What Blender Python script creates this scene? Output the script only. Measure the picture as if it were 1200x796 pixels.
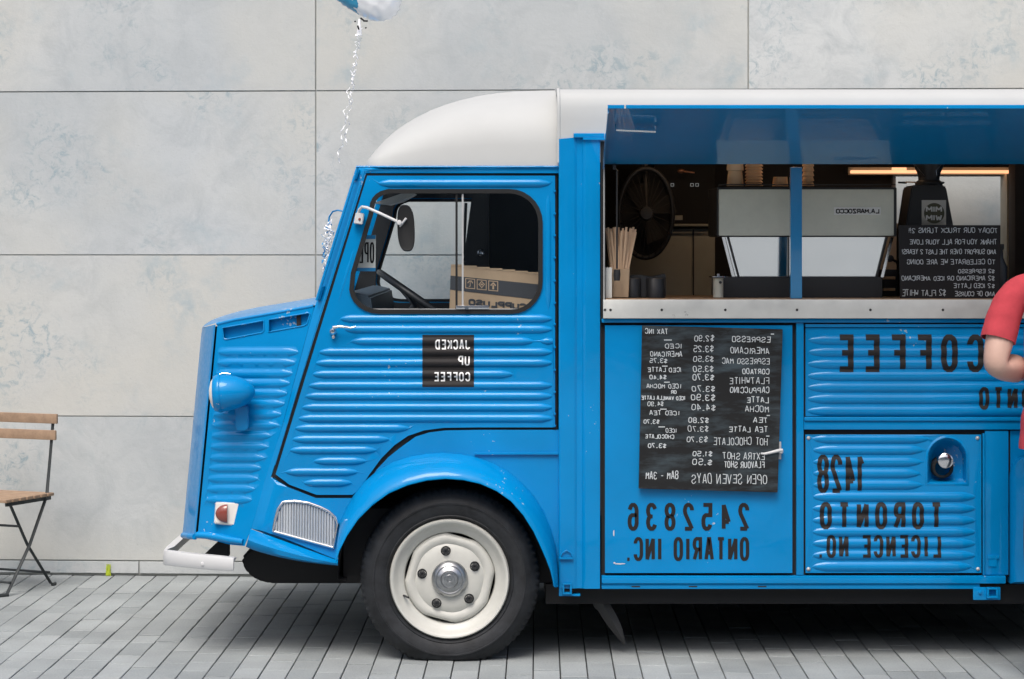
import bpy, bmesh, math, random
from math import sin, cos, pi, radians, sqrt
from mathutils import Vector, Matrix
from mathutils.geometry import delaunay_2d_cdt
random.seed(7)
for o in list(bpy.data.objects): bpy.data.objects.remove(o)
SC = bpy.context.scene

# ------------------------------------------------------------------ camera, world, sun
S = 290.0            # pixels of the photograph per metre on the truck's side plane (Y = 0)
D = 9.77             # camera distance from that plane
HZ = 288.0           # horizon row
H = 485.0 / S        # camera height
cd = bpy.data.cameras.new('camera'); cam = bpy.data.objects.new('camera', cd)
SC.collection.objects.link(cam); SC.camera = cam
cam.location = (0, -D, H); cam.rotation_euler = (pi / 2, 0, 0)
cd.lens = 85.0; cd.sensor_width = 36.0; cd.shift_y = -(398 - HZ) / 1200.0
cd.clip_start = 0.1; cd.clip_end = 2000
SUN_EL, SUN_AZ = radians(58), radians(196)      # azimuth: the sun stands over the camera side
W = bpy.data.worlds.new('World'); SC.world = W; W.use_nodes = True
nt = W.node_tree; nt.nodes.clear()
sky = nt.nodes.new('ShaderNodeTexSky'); sky.sky_type = 'NISHITA'; sky.sun_disc = False
sky.sun_elevation = SUN_EL; sky.sun_rotation = SUN_AZ
sky.air_density = 1.0; sky.dust_density = 6.0; sky.ozone_density = 0.6
bg = nt.nodes.new('ShaderNodeBackground'); bg.inputs[1].default_value = 0.12
wo = nt.nodes.new('ShaderNodeOutputWorld')
nt.links.new(sky.outputs[0], bg.inputs[0]); nt.links.new(bg.outputs[0], wo.inputs[0])
sd = bpy.data.lights.new('sun', 'SUN'); sd.energy = 1.5; sd.angle = radians(30); sd.color = (1.0, 0.985, 0.98)
sun = bpy.data.objects.new('sun', sd); SC.collection.objects.link(sun)
dirv = Vector((sin(SUN_AZ) * cos(SUN_EL), cos(SUN_AZ) * cos(SUN_EL), sin(SUN_EL)))
sun.rotation_euler = dirv.to_track_quat('Z', 'Y').to_euler(); sun.location = (0, -6, 9)
SC.view_settings.view_transform = 'Standard'; SC.view_settings.look = 'None'
SC.view_settings.exposure = 0.52; SC.view_settings.gamma = 1.0

# ------------------------------------------------------------------ measuring
def U(px): return (px - 600.0) / S
def V(py): return H - (py - HZ) / S
def P(px, py, Y=0.0):
    k = (D + Y) / D
    return Vector((U(px) * k, Y, H + (V(py) - H) * k))
def PX(px, Y=0.0): return U(px) * (D + Y) / D
def PZ(py, Y=0.0): return H + (V(py) - H) * (D + Y) / D

# ------------------------------------------------------------------ materials
def srgb(r, g, b):
    f = lambda c: (c / 255 / 12.92) if c / 255 <= 0.04045 else ((c / 255 + 0.055) / 1.055) ** 2.4
    return (f(r), f(g), f(b), 1)
def mat(name, col, rough=0.5, metal=0.0, coat=0.0, coat_r=0.08, var=0.0, vscale=6.0, bump=0.0, bscale=60.0, spec=0.5, emit=None, es=0.0, rvar=0.0):
    m = bpy.data.materials.new(name); m.use_nodes = True; t = m.node_tree; b = t.nodes['Principled BSDF']
    if len(col) == 3: col = (*col, 1)
    b.inputs['Base Color'].default_value = col; b.inputs['Roughness'].default_value = rough
    b.inputs['Metallic'].default_value = metal; b.inputs['Coat Weight'].default_value = coat
    b.inputs['Coat Roughness'].default_value = coat_r; b.inputs['Specular IOR Level'].default_value = spec
    tc = t.nodes.new('ShaderNodeTexCoord')
    if var > 0 or rvar > 0:
        n = t.nodes.new('ShaderNodeTexNoise'); n.inputs['Scale'].default_value = vscale; n.inputs['Detail'].default_value = 7
        n.inputs['Roughness'].default_value = 0.65
        t.links.new(tc.outputs['Object'], n.inputs['Vector'])
        if var > 0:
            r = t.nodes.new('ShaderNodeMapRange'); r.inputs[1].default_value = 0.3; r.inputs[2].default_value = 0.7
            r.inputs[3].default_value = 1 - var; r.inputs[4].default_value = 1 + var
            t.links.new(n.outputs[0], r.inputs[0])
            mx = t.nodes.new('ShaderNodeVectorMath'); mx.operation = 'SCALE'
            mx.inputs[0].default_value = col[:3]; t.links.new(r.outputs[0], mx.inputs['Scale'])
            t.links.new(mx.outputs[0], b.inputs['Base Color'])
        if rvar > 0:
            r2 = t.nodes.new('ShaderNodeMapRange'); r2.inputs[1].default_value = 0.3; r2.inputs[2].default_value = 0.7
            r2.inputs[3].default_value = max(0, rough - rvar); r2.inputs[4].default_value = rough + rvar
            t.links.new(n.outputs[0], r2.inputs[0]); t.links.new(r2.outputs[0], b.inputs['Roughness'])
    if bump > 0:
        n = t.nodes.new('ShaderNodeTexNoise'); n.inputs['Scale'].default_value = bscale; n.inputs['Detail'].default_value = 4
        t.links.new(tc.outputs['Object'], n.inputs['Vector'])
        bp = t.nodes.new('ShaderNodeBump'); bp.inputs['Strength'].default_value = 1.0; bp.inputs['Distance'].default_value = bump
        t.links.new(n.outputs[0], bp.inputs['Height']); t.links.new(bp.outputs[0], b.inputs['Normal'])
        if coat > 0: t.links.new(bp.outputs[0], b.inputs['Coat Normal'])
    if emit: b.inputs['Emission Color'].default_value = (*emit, 1); b.inputs['Emission Strength'].default_value = es
    return m
M = {}
def paint(name, col, wear):
    m = mat(name, col, 0.42, 0, 0.5, 0.035, spec=0.06)
    t = m.node_tree; b = t.nodes['Principled BSDF']; tc = t.nodes.new('ShaderNodeTexCoord')
    n = t.nodes.new('ShaderNodeTexNoise'); n.inputs['Scale'].default_value = 3.2; n.inputs['Detail'].default_value = 6
    n2 = t.nodes.new('ShaderNodeTexNoise'); n2.inputs['Scale'].default_value = 55; n2.inputs['Detail'].default_value = 5
    n3 = t.nodes.new('ShaderNodeTexNoise'); n3.inputs['Scale'].default_value = 7; n3.inputs['Detail'].default_value = 2
    for k in (n, n2, n3): t.links.new(tc.outputs['Object'], k.inputs['Vector'])
    r = t.nodes.new('ShaderNodeMapRange'); r.inputs[1].default_value = .3; r.inputs[2].default_value = .7; r.inputs[3].default_value = .9; r.inputs[4].default_value = 1.08
    t.links.new(n.outputs[0], r.inputs[0])
    mx = t.nodes.new('ShaderNodeVectorMath'); mx.operation = 'SCALE'; mx.inputs[0].default_value = col[:3]
    t.links.new(r.outputs[0], mx.inputs['Scale'])
    # scattered chips
    a = t.nodes.new('ShaderNodeMath'); a.operation = 'MULTIPLY'; t.links.new(n2.outputs[0], a.inputs[0]); t.links.new(n.outputs[0], a.inputs[1])
    cr = t.nodes.new('ShaderNodeMapRange'); cr.inputs[1].default_value = wear; cr.inputs[2].default_value = wear + .012
    t.links.new(a.outputs[0], cr.inputs[0])
    mc = t.nodes.new('ShaderNodeMix'); mc.data_type = 'RGBA'; t.links.new(cr.outputs[0], mc.inputs[0])
    t.links.new(mx.outputs[0], mc.inputs[6]); mc.inputs[7].default_value = (.32, .42, .5, 1)
    t.links.new(mc.outputs[2], b.inputs['Base Color'])
    bp = t.nodes.new('ShaderNodeBump'); bp.inputs['Distance'].default_value = .0016; bp.inputs['Strength'].default_value = .7
    t.links.new(n3.outputs[0], bp.inputs['Height']); t.links.new(bp.outputs[0], b.inputs['Normal']); t.links.new(bp.outputs[0], b.inputs['Coat Normal'])
    r2 = t.nodes.new('ShaderNodeMapRange'); r2.inputs[1].default_value = .3; r2.inputs[2].default_value = .7; r2.inputs[3].default_value = .36; r2.inputs[4].default_value = .52
    t.links.new(n2.outputs[0], r2.inputs[0]); t.links.new(r2.outputs[0], b.inputs['Roughness'])
    return m
M['blue'] = paint('blue_paint', (0.0, 0.212, 0.51), 0.422)
M['canopy'] = mat('canopy_paint', (0.0, 0.19, 0.43), 0.3, 0.0, 1.0, 0.015, var=.06, vscale=3, spec=.6)
M['white'] = mat('white_paint', (0.43, 0.445, 0.44), 0.8, 0, 0.0, 0.15, var=.03, vscale=4, bump=.001, bscale=5)
M['wheelwhite'] = mat('wheel_paint', (0.49, 0.495, 0.46), 0.5, 0, 0.2, 0.25, var=.06, vscale=14)
M['bumper'] = mat('bumper_paint', (0.56, 0.57, 0.575), 0.45, 0, 0.2, 0.15, var=.03)
M['black'] = mat('black_rubber', (0.014, 0.015, 0.016), 0.65, spec=.25, bump=.0004, bscale=200)
M['dark'] = mat('dark_underbody', (0.018, 0.018, 0.019), 0.9)
M['tyre'] = mat('tyre_rubber', (0.017, 0.019, 0.022), 0.62, spec=.35, var=.5, vscale=16, bump=.0006, bscale=120)
M['chrome'] = mat('chrome', (0.75, 0.76, 0.78), 0.16, 1.0, rvar=.06, vscale=30)
M['steel'] = mat('brushed_steel', (0.60, 0.61, 0.52), 0.5, .25, var=.08, vscale=8, rvar=.1)
M['mirrorsteel'] = mat('polished_steel', (0.82, 0.84, 0.85), 0.07, 1.0)
M['alu'] = mat('counter_aluminium', (0.62, 0.63, 0.60), 0.38, 0.35, var=.08, vscale=9, rvar=.12)
M['hub'] = mat('hub_metal', (0.42, 0.43, 0.44), 0.3, 1.0, var=.2, vscale=30)
M['lettering'] = mat('black_lettering', (0.018, 0.017, 0.018), 0.6, spec=.2)
M['lettering_white'] = mat('white_lettering', (0.75, 0.76, 0.76), 0.5)
M['chalk_thin'] = mat('chalk_pen', (0.50, 0.53, 0.54), 0.9)
M['chalk'] = mat('chalk', (0.54, 0.58, 0.60), 0.9, var=.2, vscale=300)
M['cardboard'] = mat('cardboard', (0.45, 0.33, 0.22), 0.85, var=.07, vscale=14)
M['cardboard_band'] = mat('cardboard_print', (0.05, 0.055, 0.065), 0.8)
M['navy'] = mat('dark_navy_trim', (0.035, 0.058, 0.085), 0.6, var=.1)
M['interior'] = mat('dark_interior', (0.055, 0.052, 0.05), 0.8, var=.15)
M['plastic'] = mat('black_plastic', (0.020, 0.021, 0.023), 0.42)
M['slat'] = mat('oiled_wood_slats', (0.30, 0.205, 0.135), 0.6, var=.2, vscale=22, bump=.0006, bscale=90)
M['chairmetal'] = mat('dark_painted_steel', (0.03, 0.036, 0.038), 0.5, 0.2)
M['stickwood'] = mat('birch_stirrers', (0.66, 0.46, 0.30), 0.75, var=.08)
M['kraft'] = mat('kraft_cup', (0.80, 0.50, 0.28), 0.6, var=.06)
M['cupclear'] = mat('clear_cup_amber_glow', (0.82, 0.58, 0.36), 0.25)  # clear cup: warm lamp glow put into its colour
M['woodcounter'] = mat('counter_wood', (0.30, 0.19, 0.11), 0.5, var=.2, vscale=20)
M['lampred'] = mat('red_brown_lens', (0.22, 0.05, 0.035), 0.25, 0, .6)
M['lampwhite'] = mat('indicator_housing', (0.72, 0.70, 0.66), 0.4, 0, .3)
M['grey'] = mat('grey_metal', (0.45, 0.46, 0.46), 0.4, .3, var=.1)
M['grille'] = mat('wing_vent_metal', (0.52, 0.56, 0.60), 0.4, .25)
M['paper'] = mat('white_card', (0.72, 0.73, 0.70), 0.8)
M['signblue'] = mat('sign_blue', (0.02, 0.25, 0.55), 0.6)
M['skin'] = mat('skin', (0.52, 0.34, 0.275), 0.5, var=.07, vscale=12, bump=.0004, bscale=60)
M['shirt'] = mat('red_shirt', (0.42, 0.040, 0.055), 0.9, var=.08, vscale=40, bump=.003, bscale=14)
M['shorts'] = mat('dark_teal_trousers', (0.03, 0.07, 0.09), 0.9, var=.1, vscale=30)
M['hair'] = mat('brown_hair', (0.05, 0.03, 0.02), 0.7, bump=.004, bscale=90)
M['shoe'] = mat('canvas_shoe', (0.10, 0.10, 0.11), 0.8)
M['foil'] = mat('foil_balloon', (0.86, 0.88, 0.90), 0.22, 0.15, 1.0, .05)
M['ribbon'] = mat('white_ribbon', (0.85, 0.87, 0.90), 0.35)
M['tape'] = mat('yellow_green_tape', (0.42, 0.52, 0.03), 0.6)
M['fridge'] = mat('dull_stainless', (0.36, 0.36, 0.31), 0.4, 0.0, var=.12, vscale=5)
M['beige'] = mat('beige_panel', (0.55, 0.46, 0.37), 0.7, var=.06)
M['joint'] = mat('dark_joint', (0.06, 0.063, 0.06), 0.95)
M['mortar'] = mat('pale_joint', (.30, .31, .29), .95)
M['bed'] = mat('joint_sand', (0.05, 0.052, 0.05), 0.95, var=.3, vscale=40)
def glass(name, tint, gl=1.0):
    m = bpy.data.materials.new(name); m.use_nodes = True; t = m.node_tree; t.nodes.clear()
    o = t.nodes.new('ShaderNodeOutputMaterial'); mx = t.nodes.new('ShaderNodeMixShader')
    tr = t.nodes.new('ShaderNodeBsdfTransparent'); tr.inputs[0].default_value = (*tint, 1)
    g = t.nodes.new('ShaderNodeBsdfGlossy'); g.inputs['Roughness'].default_value = .02
    f = t.nodes.new('ShaderNodeFresnel'); f.inputs[0].default_value = 1.5
    t.links.new(f.outputs[0], mx.inputs[0]); t.links.new(tr.outputs[0], mx.inputs[1]); t.links.new(g.outputs[0], mx.inputs[2]); t.links.new(mx.outputs[0], o.inputs[0])
    return m
M['glass'] = glass('window_glass', (.93, .96, .97))
M['led'] = mat('warm_light_strip', (.8, .5, .3), .5, emit=(1.0, .48, .24), es=1.0)
M['led_top'] = mat('warm_lamp_tube', (.8, .5, .3), .5, emit=(1.0, .66, .40), es=7.0)
M['ledred'] = mat('display_digits', (.3, .3, .3), .5, emit=(.7, .75, .75), es=.25)

def wall_mat():
    m = mat('weathered_concrete', (.5, .5, .5), .85); t = m.node_tree; b = t.nodes['Principled BSDF']; L = t.links.new
    tc = t.nodes.new('ShaderNodeTexCoord'); oi = t.nodes.new('ShaderNodeObjectInfo')
    off = t.nodes.new('ShaderNodeVectorMath'); off.operation = 'MULTIPLY_ADD'
    cmb = t.nodes.new('ShaderNodeCombineXYZ')
    for i in range(3): L(oi.outputs['Random'], cmb.inputs[i])
    L(cmb.outputs[0], off.inputs[0]); off.inputs[1].default_value = (13, 17, 23); L(tc.outputs['Object'], off.inputs[2])
    def noise(sc, det=8, ro=.65, dist=0.0):
        n = t.nodes.new('ShaderNodeTexNoise'); n.inputs['Scale'].default_value = sc; n.inputs['Detail'].default_value = det
        n.inputs['Roughness'].default_value = ro; n.inputs['Distortion'].default_value = dist; L(off.outputs[0], n.inputs['Vector']); return n.outputs[0]
    def rng(src, a, c, x=0, y=1):
        r = t.nodes.new('ShaderNodeMapRange'); r.inputs[1].default_value = a; r.inputs[2].default_value = c
        r.inputs[3].default_value = x; r.inputs[4].default_value = y; L(src, r.inputs[0]); return r.outputs[0]
    def mul(a, c):
        n = t.nodes.new('ShaderNodeMath'); n.operation = 'MULTIPLY'; L(a, n.inputs[0]); L(c, n.inputs[1]); return n.outputs[0]
    def mix(f, A, B):
        n = t.nodes.new('ShaderNodeMix'); n.data_type = 'RGBA'; L(f, n.inputs[0])
        for s, k in ((A, 6), (B, 7)):
            if isinstance(s, tuple): n.inputs[k].default_value = s
            else: L(s, n.inputs[k])
        return n.outputs[2]
    base = mix(rng(noise(.9, 6, .6, .4), .38, .62), (.43, .46, .468, 1), (.505, .53, .53, 1))
    cloud = mix(rng(noise(4.5, 9, .7, 1.2), .45, .68), base, (.39, .42, .43, 1))
    warm = mix(rng(noise(.7, 3, .5), .46, .62, 0, .8), cloud, (.50, .505, .47, 1)); cloud = warm
    # blue-grey mineral blotches: small crisp veins inside large patches
    patch = rng(noise(1.9, 3, .5), .50, .66)
    vein = rng(noise(17, 10, .78, .9), .50, .60)
    blue = mix(mul(patch, vein), cloud, (.285, .355, .385, 1))
    soft = mix(mul(rng(noise(2.6, 4, .6), .55, .75), rng(noise(7, 8, .7), .45, .65)), blue, (.33, .40, .43, 1))
    speck = mix(rng(noise(95, 4, .6), .66, .74, 0, .35), soft, (.30, .32, .32, 1))
    pore = mix(rng(noise(210, 2, .5), .70, .76, 0, .5), speck, (.16, .17, .17, 1)); speck = pore
    tone = t.nodes.new('ShaderNodeVectorMath'); tone.operation = 'SCALE'; L(speck, tone.inputs[0]); L(rng(oi.outputs['Random'], 0, 1, .97, 1.02), tone.inputs['Scale'])
    L(tone.outputs[0], b.inputs['Base Color'])
    bp = t.nodes.new('ShaderNodeBump'); bp.inputs['Distance'].default_value = .002; L(noise(28, 8, .7), bp.inputs['Height']); L(bp.outputs[0], b.inputs['Normal'])
    return m
M['wall'] = wall_mat()
def paver_mat():
    m = mat('concrete_pavers', (.4, .4, .4), .8); t = m.node_tree; b = t.nodes['Principled BSDF']; L = t.links.new
    geo = t.nodes.new('ShaderNodeNewGeometry'); n = t.nodes.new('ShaderNodeTexNoise'); n.inputs['Scale'].default_value = 2.3; n.inputs['Detail'].default_value = 8
    n2 = t.nodes.new('ShaderNodeTexNoise'); n2.inputs['Scale'].default_value = 130; n2.inputs['Detail'].default_value = 4
    L(geo.outputs['Position'], n.inputs['Vector']); L(geo.outputs['Position'], n2.inputs['Vector'])
    oi = t.nodes.new('ShaderNodeObjectInfo')
    add = t.nodes.new('ShaderNodeMath'); add.operation = 'ADD'; L(oi.outputs['Random'], add.inputs[0]); L(geo.outputs['Random Per Island'], add.inputs[1])
    fr = t.nodes.new('ShaderNodeMath'); fr.operation = 'FRACT'; L(add.outputs[0], fr.inputs[0])
    cr = t.nodes.new('ShaderNodeMix'); cr.data_type = 'RGBA'; L(fr.outputs[0], cr.inputs[0]); cr.inputs[6].default_value = (.235, .26, .265, 1); cr.inputs[7].default_value = (.305, .332, .336, 1)
    r = t.nodes.new('ShaderNodeMapRange'); r.inputs[1].default_value = .3; r.inputs[2].default_value = .7; r.inputs[3].default_value = .78; r.inputs[4].default_value = 1.12; L(n.outputs[0], r.inputs[0])
    r2 = t.nodes.new('ShaderNodeMapRange'); r2.inputs[1].default_value = .3; r2.inputs[2].default_value = .7; r2.inputs[3].default_value = .88; r2.inputs[4].default_value = 1.1; L(n2.outputs[0], r2.inputs[0])
    mm = t.nodes.new('ShaderNodeMath'); mm.operation = 'MULTIPLY'; L(r.outputs[0], mm.inputs[0]); L(r2.outputs[0], mm.inputs[1])
    sc = t.nodes.new('ShaderNodeVectorMath'); sc.operation = 'SCALE'; L(cr.outputs[2], sc.inputs[0]); L(mm.outputs[0], sc.inputs['Scale'])
    L(sc.outputs[0], b.inputs['Base Color'])
    bp = t.nodes.new('ShaderNodeBump'); bp.inputs['Distance'].default_value = .0015; L(n2.outputs[0], bp.inputs['Height']); L(bp.outputs[0], b.inputs['Normal'])
    return m
M['paver'] = paver_mat()
def board_mat():
    m = mat('chalkboard', (.03, .033, .036), .75, spec=.15); t = m.node_tree; b = t.nodes['Principled BSDF']; L = t.links.new
    tc = t.nodes.new('ShaderNodeTexCoord'); mp = t.nodes.new('ShaderNodeMapping'); mp.inputs['Scale'].default_value = (1.2, 1, 5)
    n = t.nodes.new('ShaderNodeTexNoise'); n.inputs['Scale'].default_value = 3.5; n.inputs['Detail'].default_value = 8; n.inputs['Roughness'].default_value = .65
    L(tc.outputs['Object'], mp.inputs[0]); L(mp.outputs[0], n.inputs['Vector'])
    r = t.nodes.new('ShaderNodeMapRange'); r.inputs[1].default_value = .46; r.inputs[2].default_value = .74; L(n.outputs[0], r.inputs[0])
    mx = t.nodes.new('ShaderNodeMix'); mx.data_type = 'RGBA'; L(r.outputs[0], mx.inputs[0]); mx.inputs[6].default_value = (.018, .019, .020, 1); mx.inputs[7].default_value = (.065, .09, .105, 1)
    L(mx.outputs[2], b.inputs['Base Color']); return m
M['board'] = board_mat()

# ------------------------------------------------------------------ object helpers
COL = SC.collection
def thing(name, label, cat, loc=(0, 0, 0), rotz=0, group=None):
    o = bpy.data.objects.new(name, None); COL.objects.link(o); o.location = loc; o.rotation_euler = (0, 0, rotz)
    o.empty_display_size = .1
    o['label'] = label; o['category'] = cat
    if group: o['group'] = group
    return o
def wloc(o):
    v = Vector((0, 0, 0))
    while o is not None: v += o.location; o = o.parent
    return v
def obj(name, bm, m, parent=None, smooth=40, origin=None, raw=False, kind=None, label=None):
    """link a bmesh given in world coordinates (raw: already local) as one mesh object"""
    off = Vector((0, 0, 0))
    if not raw and parent is not None: off = wloc(parent)
    if origin is not None:
        off = Vector(origin)
    if off.length > 0: bmesh.ops.translate(bm, verts=bm.verts, vec=-off)
    me = bpy.data.meshes.new(name); bm.to_mesh(me); bm.free()
    if isinstance(m, (list, tuple)):
        for k in m: me.materials.append(k)
    else: me.materials.append(m)
    o = bpy.data.objects.new(name, me); COL.objects.link(o)
    if parent is not None: o.parent = parent
    if origin is not None: o.location = off - (wloc(parent) if parent else Vector((0, 0, 0)))
    if smooth:
        for p in me.polygons: p.use_smooth = True
        me.set_sharp_from_angle(angle=radians(smooth))
    if kind: o['kind'] = kind
    if label: o['label'] = label
    return o
def box(bm, x0, x1, y0, y1, z0, z1, bev=0.0, mi=0):
    vs = [bm.verts.new((x, y, z)) for x in (x0, x1) for y in (y0, y1) for z in (z0, z1)]
    fs = [bm.faces.new([vs[i] for i in f]) for f in ((0, 1, 3, 2), (4, 6, 7, 5), (0, 4, 5, 1), (2, 3, 7, 6), (0, 2, 6, 4), (1, 5, 7, 3))]
    for f in fs: f.material_index = mi
    if bev > 0:
        es = set(e for f in fs for e in f.edges)
        bmesh.ops.bevel(bm, geom=list(es), offset=bev, segments=2, affect='EDGES', profile=.6)
    return vs
def nbm(): return bmesh.new()
def boxb(*a, **k):
    bm = nbm(); box(bm, *a, **k); return bm
def prism(bm, pts, y0, y1, bev=0.0):
    """polygon in X-Z extruded along Y"""
    a = [bm.verts.new((p[0], y0, p[1])) for p in pts]; b = [bm.verts.new((p[0], y1, p[1])) for p in pts]
    n = len(pts); fs = [bm.faces.new(a), bm.faces.new(b[::-1])]
    for i in range(n): fs.append(bm.faces.new((a[i], b[i], b[(i + 1) % n], a[(i + 1) % n])))
    bmesh.ops.recalc_face_normals(bm, faces=fs)
    if bev > 0:
        bmesh.ops.bevel(bm, geom=list(set(e for f in fs for e in f.edges)), offset=bev, segments=2, affect='EDGES')
    return bm
def ppx(pts, Y): return [(PX(x, Y), PZ(y, Y)) for x, y in pts]
def frame_of(d):
    d = d.normalized(); a = Vector((0, 0, 1)) if abs(d.z) < .9 else Vector((1, 0, 0))
    s = d.cross(a).normalized(); return s, s.cross(d).normalized()
def tube(bm, pts, r, n=8, cap=True, closed=False, sq=(1, 1), mi=0):
    pts = [Vector(p) for p in pts]; rings = []
    rr = r if isinstance(r, (list, tuple)) else [r] * len(pts)
    ps = None
    for i, p in enumerate(pts):
        if closed: d = pts[(i + 1) % len(pts)] - pts[i - 1]
        else: d = pts[min(i + 1, len(pts) - 1)] - pts[max(i - 1, 0)]
        d.normalize()
        if ps is None: s, t = frame_of(d)
        else:
            s = (ps - d * ps.dot(d)).normalized(); t = s.cross(d).normalized()
        ps = s
        rings.append([bm.verts.new(p + (s * cos(2 * pi * k / n) * sq[0] + t * sin(2 * pi * k / n) * sq[1]) * rr[i]) for k in range(n)])
    m = len(rings)
    for i in range(m if closed else m - 1):
        A, B = rings[i], rings[(i + 1) % m]
        for k in range(n):
            f = bm.faces.new((A[k], A[(k + 1) % n], B[(k + 1) % n], B[k])); f.material_index = mi
    if cap and not closed:
        bm.faces.new(rings[0][::-1]); bm.faces.new(rings[-1])
    bmesh.ops.recalc_face_normals(bm, faces=bm.faces)
    return bm
def tubeb(*a, **k): return tube(nbm(), *a, **k)
def lathe(bm, prof, c, axis='Y', n=48, mod=None):
    """prof: (radius, position along axis); c centre"""
    c = Vector(c); rings = []
    for j, (r, h) in enumerate(prof):
        ring = []
        if r < 1e-6:
            v = {'Y': Vector((0, h, 0)), 'X': Vector((h, 0, 0)), 'Z': Vector((0, 0, h))}[axis]; rings.append([bm.verts.new(c + v)]); continue
        for k in range(n):
            a = 2 * pi * k / n; rr = r if mod is None else mod(j, a, r, k)
            if axis == 'Y': v = Vector((rr * cos(a), h, rr * sin(a)))
            elif axis == 'X': v = Vector((h, rr * cos(a), rr * sin(a)))
            else: v = Vector((rr * cos(a), rr * sin(a), h))
            ring.append(bm.verts.new(c + v))
        rings.append(ring)
    for A, B in zip(rings, rings[1:]):
        for k in range(n):
            a, b = A[k % len(A)], A[(k + 1) % len(A)]; d, e = B[k % len(B)], B[(k + 1) % len(B)]
            vs = []
            for v in (a, b, e, d):
                if v not in vs: vs.append(v)
            if len(vs) > 2: bm.faces.new(vs)
    bmesh.ops.recalc_face_normals(bm, faces=bm.faces)
    return bm
def latheb(*a, **k): return lathe(nbm(), *a, **k)

# ------------------------------------------------------------------ pressed sheet panels with real ribs
class Ribs:
    def __init__(s, ribs, A=.0095, hh=5.0, tip=13):      # ribs: (row, x0, x1) in measured units
        s.r = ribs; s.A = A; s.hh = hh; s.tip = tip
    def w(s, x, x0, x1):
        d = min(x - x0, x1 - x)
        if d <= 0: return 0.0
        return min(1.0, (d / s.tip)) ** .42 if d < s.tip else 1.0
    def h(s, px, py):
        for c, x0, x1 in s.r:
            if abs(py - c) < s.hh and x0 < px < x1:
                w = s.w(px, x0, x1)
                t = (py - c) / (s.hh * max(w, .01))
                if abs(t) < 1: return s.A * (w ** 1.1) * (1 - t * t) ** .95
        return 0.0
def inpoly(x, y, poly):
    c = False; n = len(poly); j = n - 1
    for i in range(n):
        xi, yi = poly[i]; xj, yj = poly[j]
        if (yi > y) != (yj > y) and x < (xj - xi) * (y - yi) / (yj - yi) + xi: c = not c
        j = i
    return c
def near_edge(x, y, poly, d):
    n = len(poly)
    for i in range(n):
        ax, ay = poly[i]; bx, by = poly[(i + 1) % n]
        L2 = (bx - ax) ** 2 + (by - ay) ** 2
        t = 0 if L2 == 0 else max(0, min(1, ((x - ax) * (bx - ax) + (y - ay) * (by - ay)) / L2))
        if (x - ax - t * (bx - ax)) ** 2 + (y - ay - t * (by - ay)) ** 2 < d * d: return True
    return False
def arc(cx, cy, r, a0, a1, n=6, ry=None):
    ry = r if ry is None else ry
    return [(cx + r * cos(radians(a0 + (a1 - a0) * i / n)), cy - ry * sin(radians(a0 + (a1 - a0) * i / n))) for i in range(n + 1)]
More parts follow.
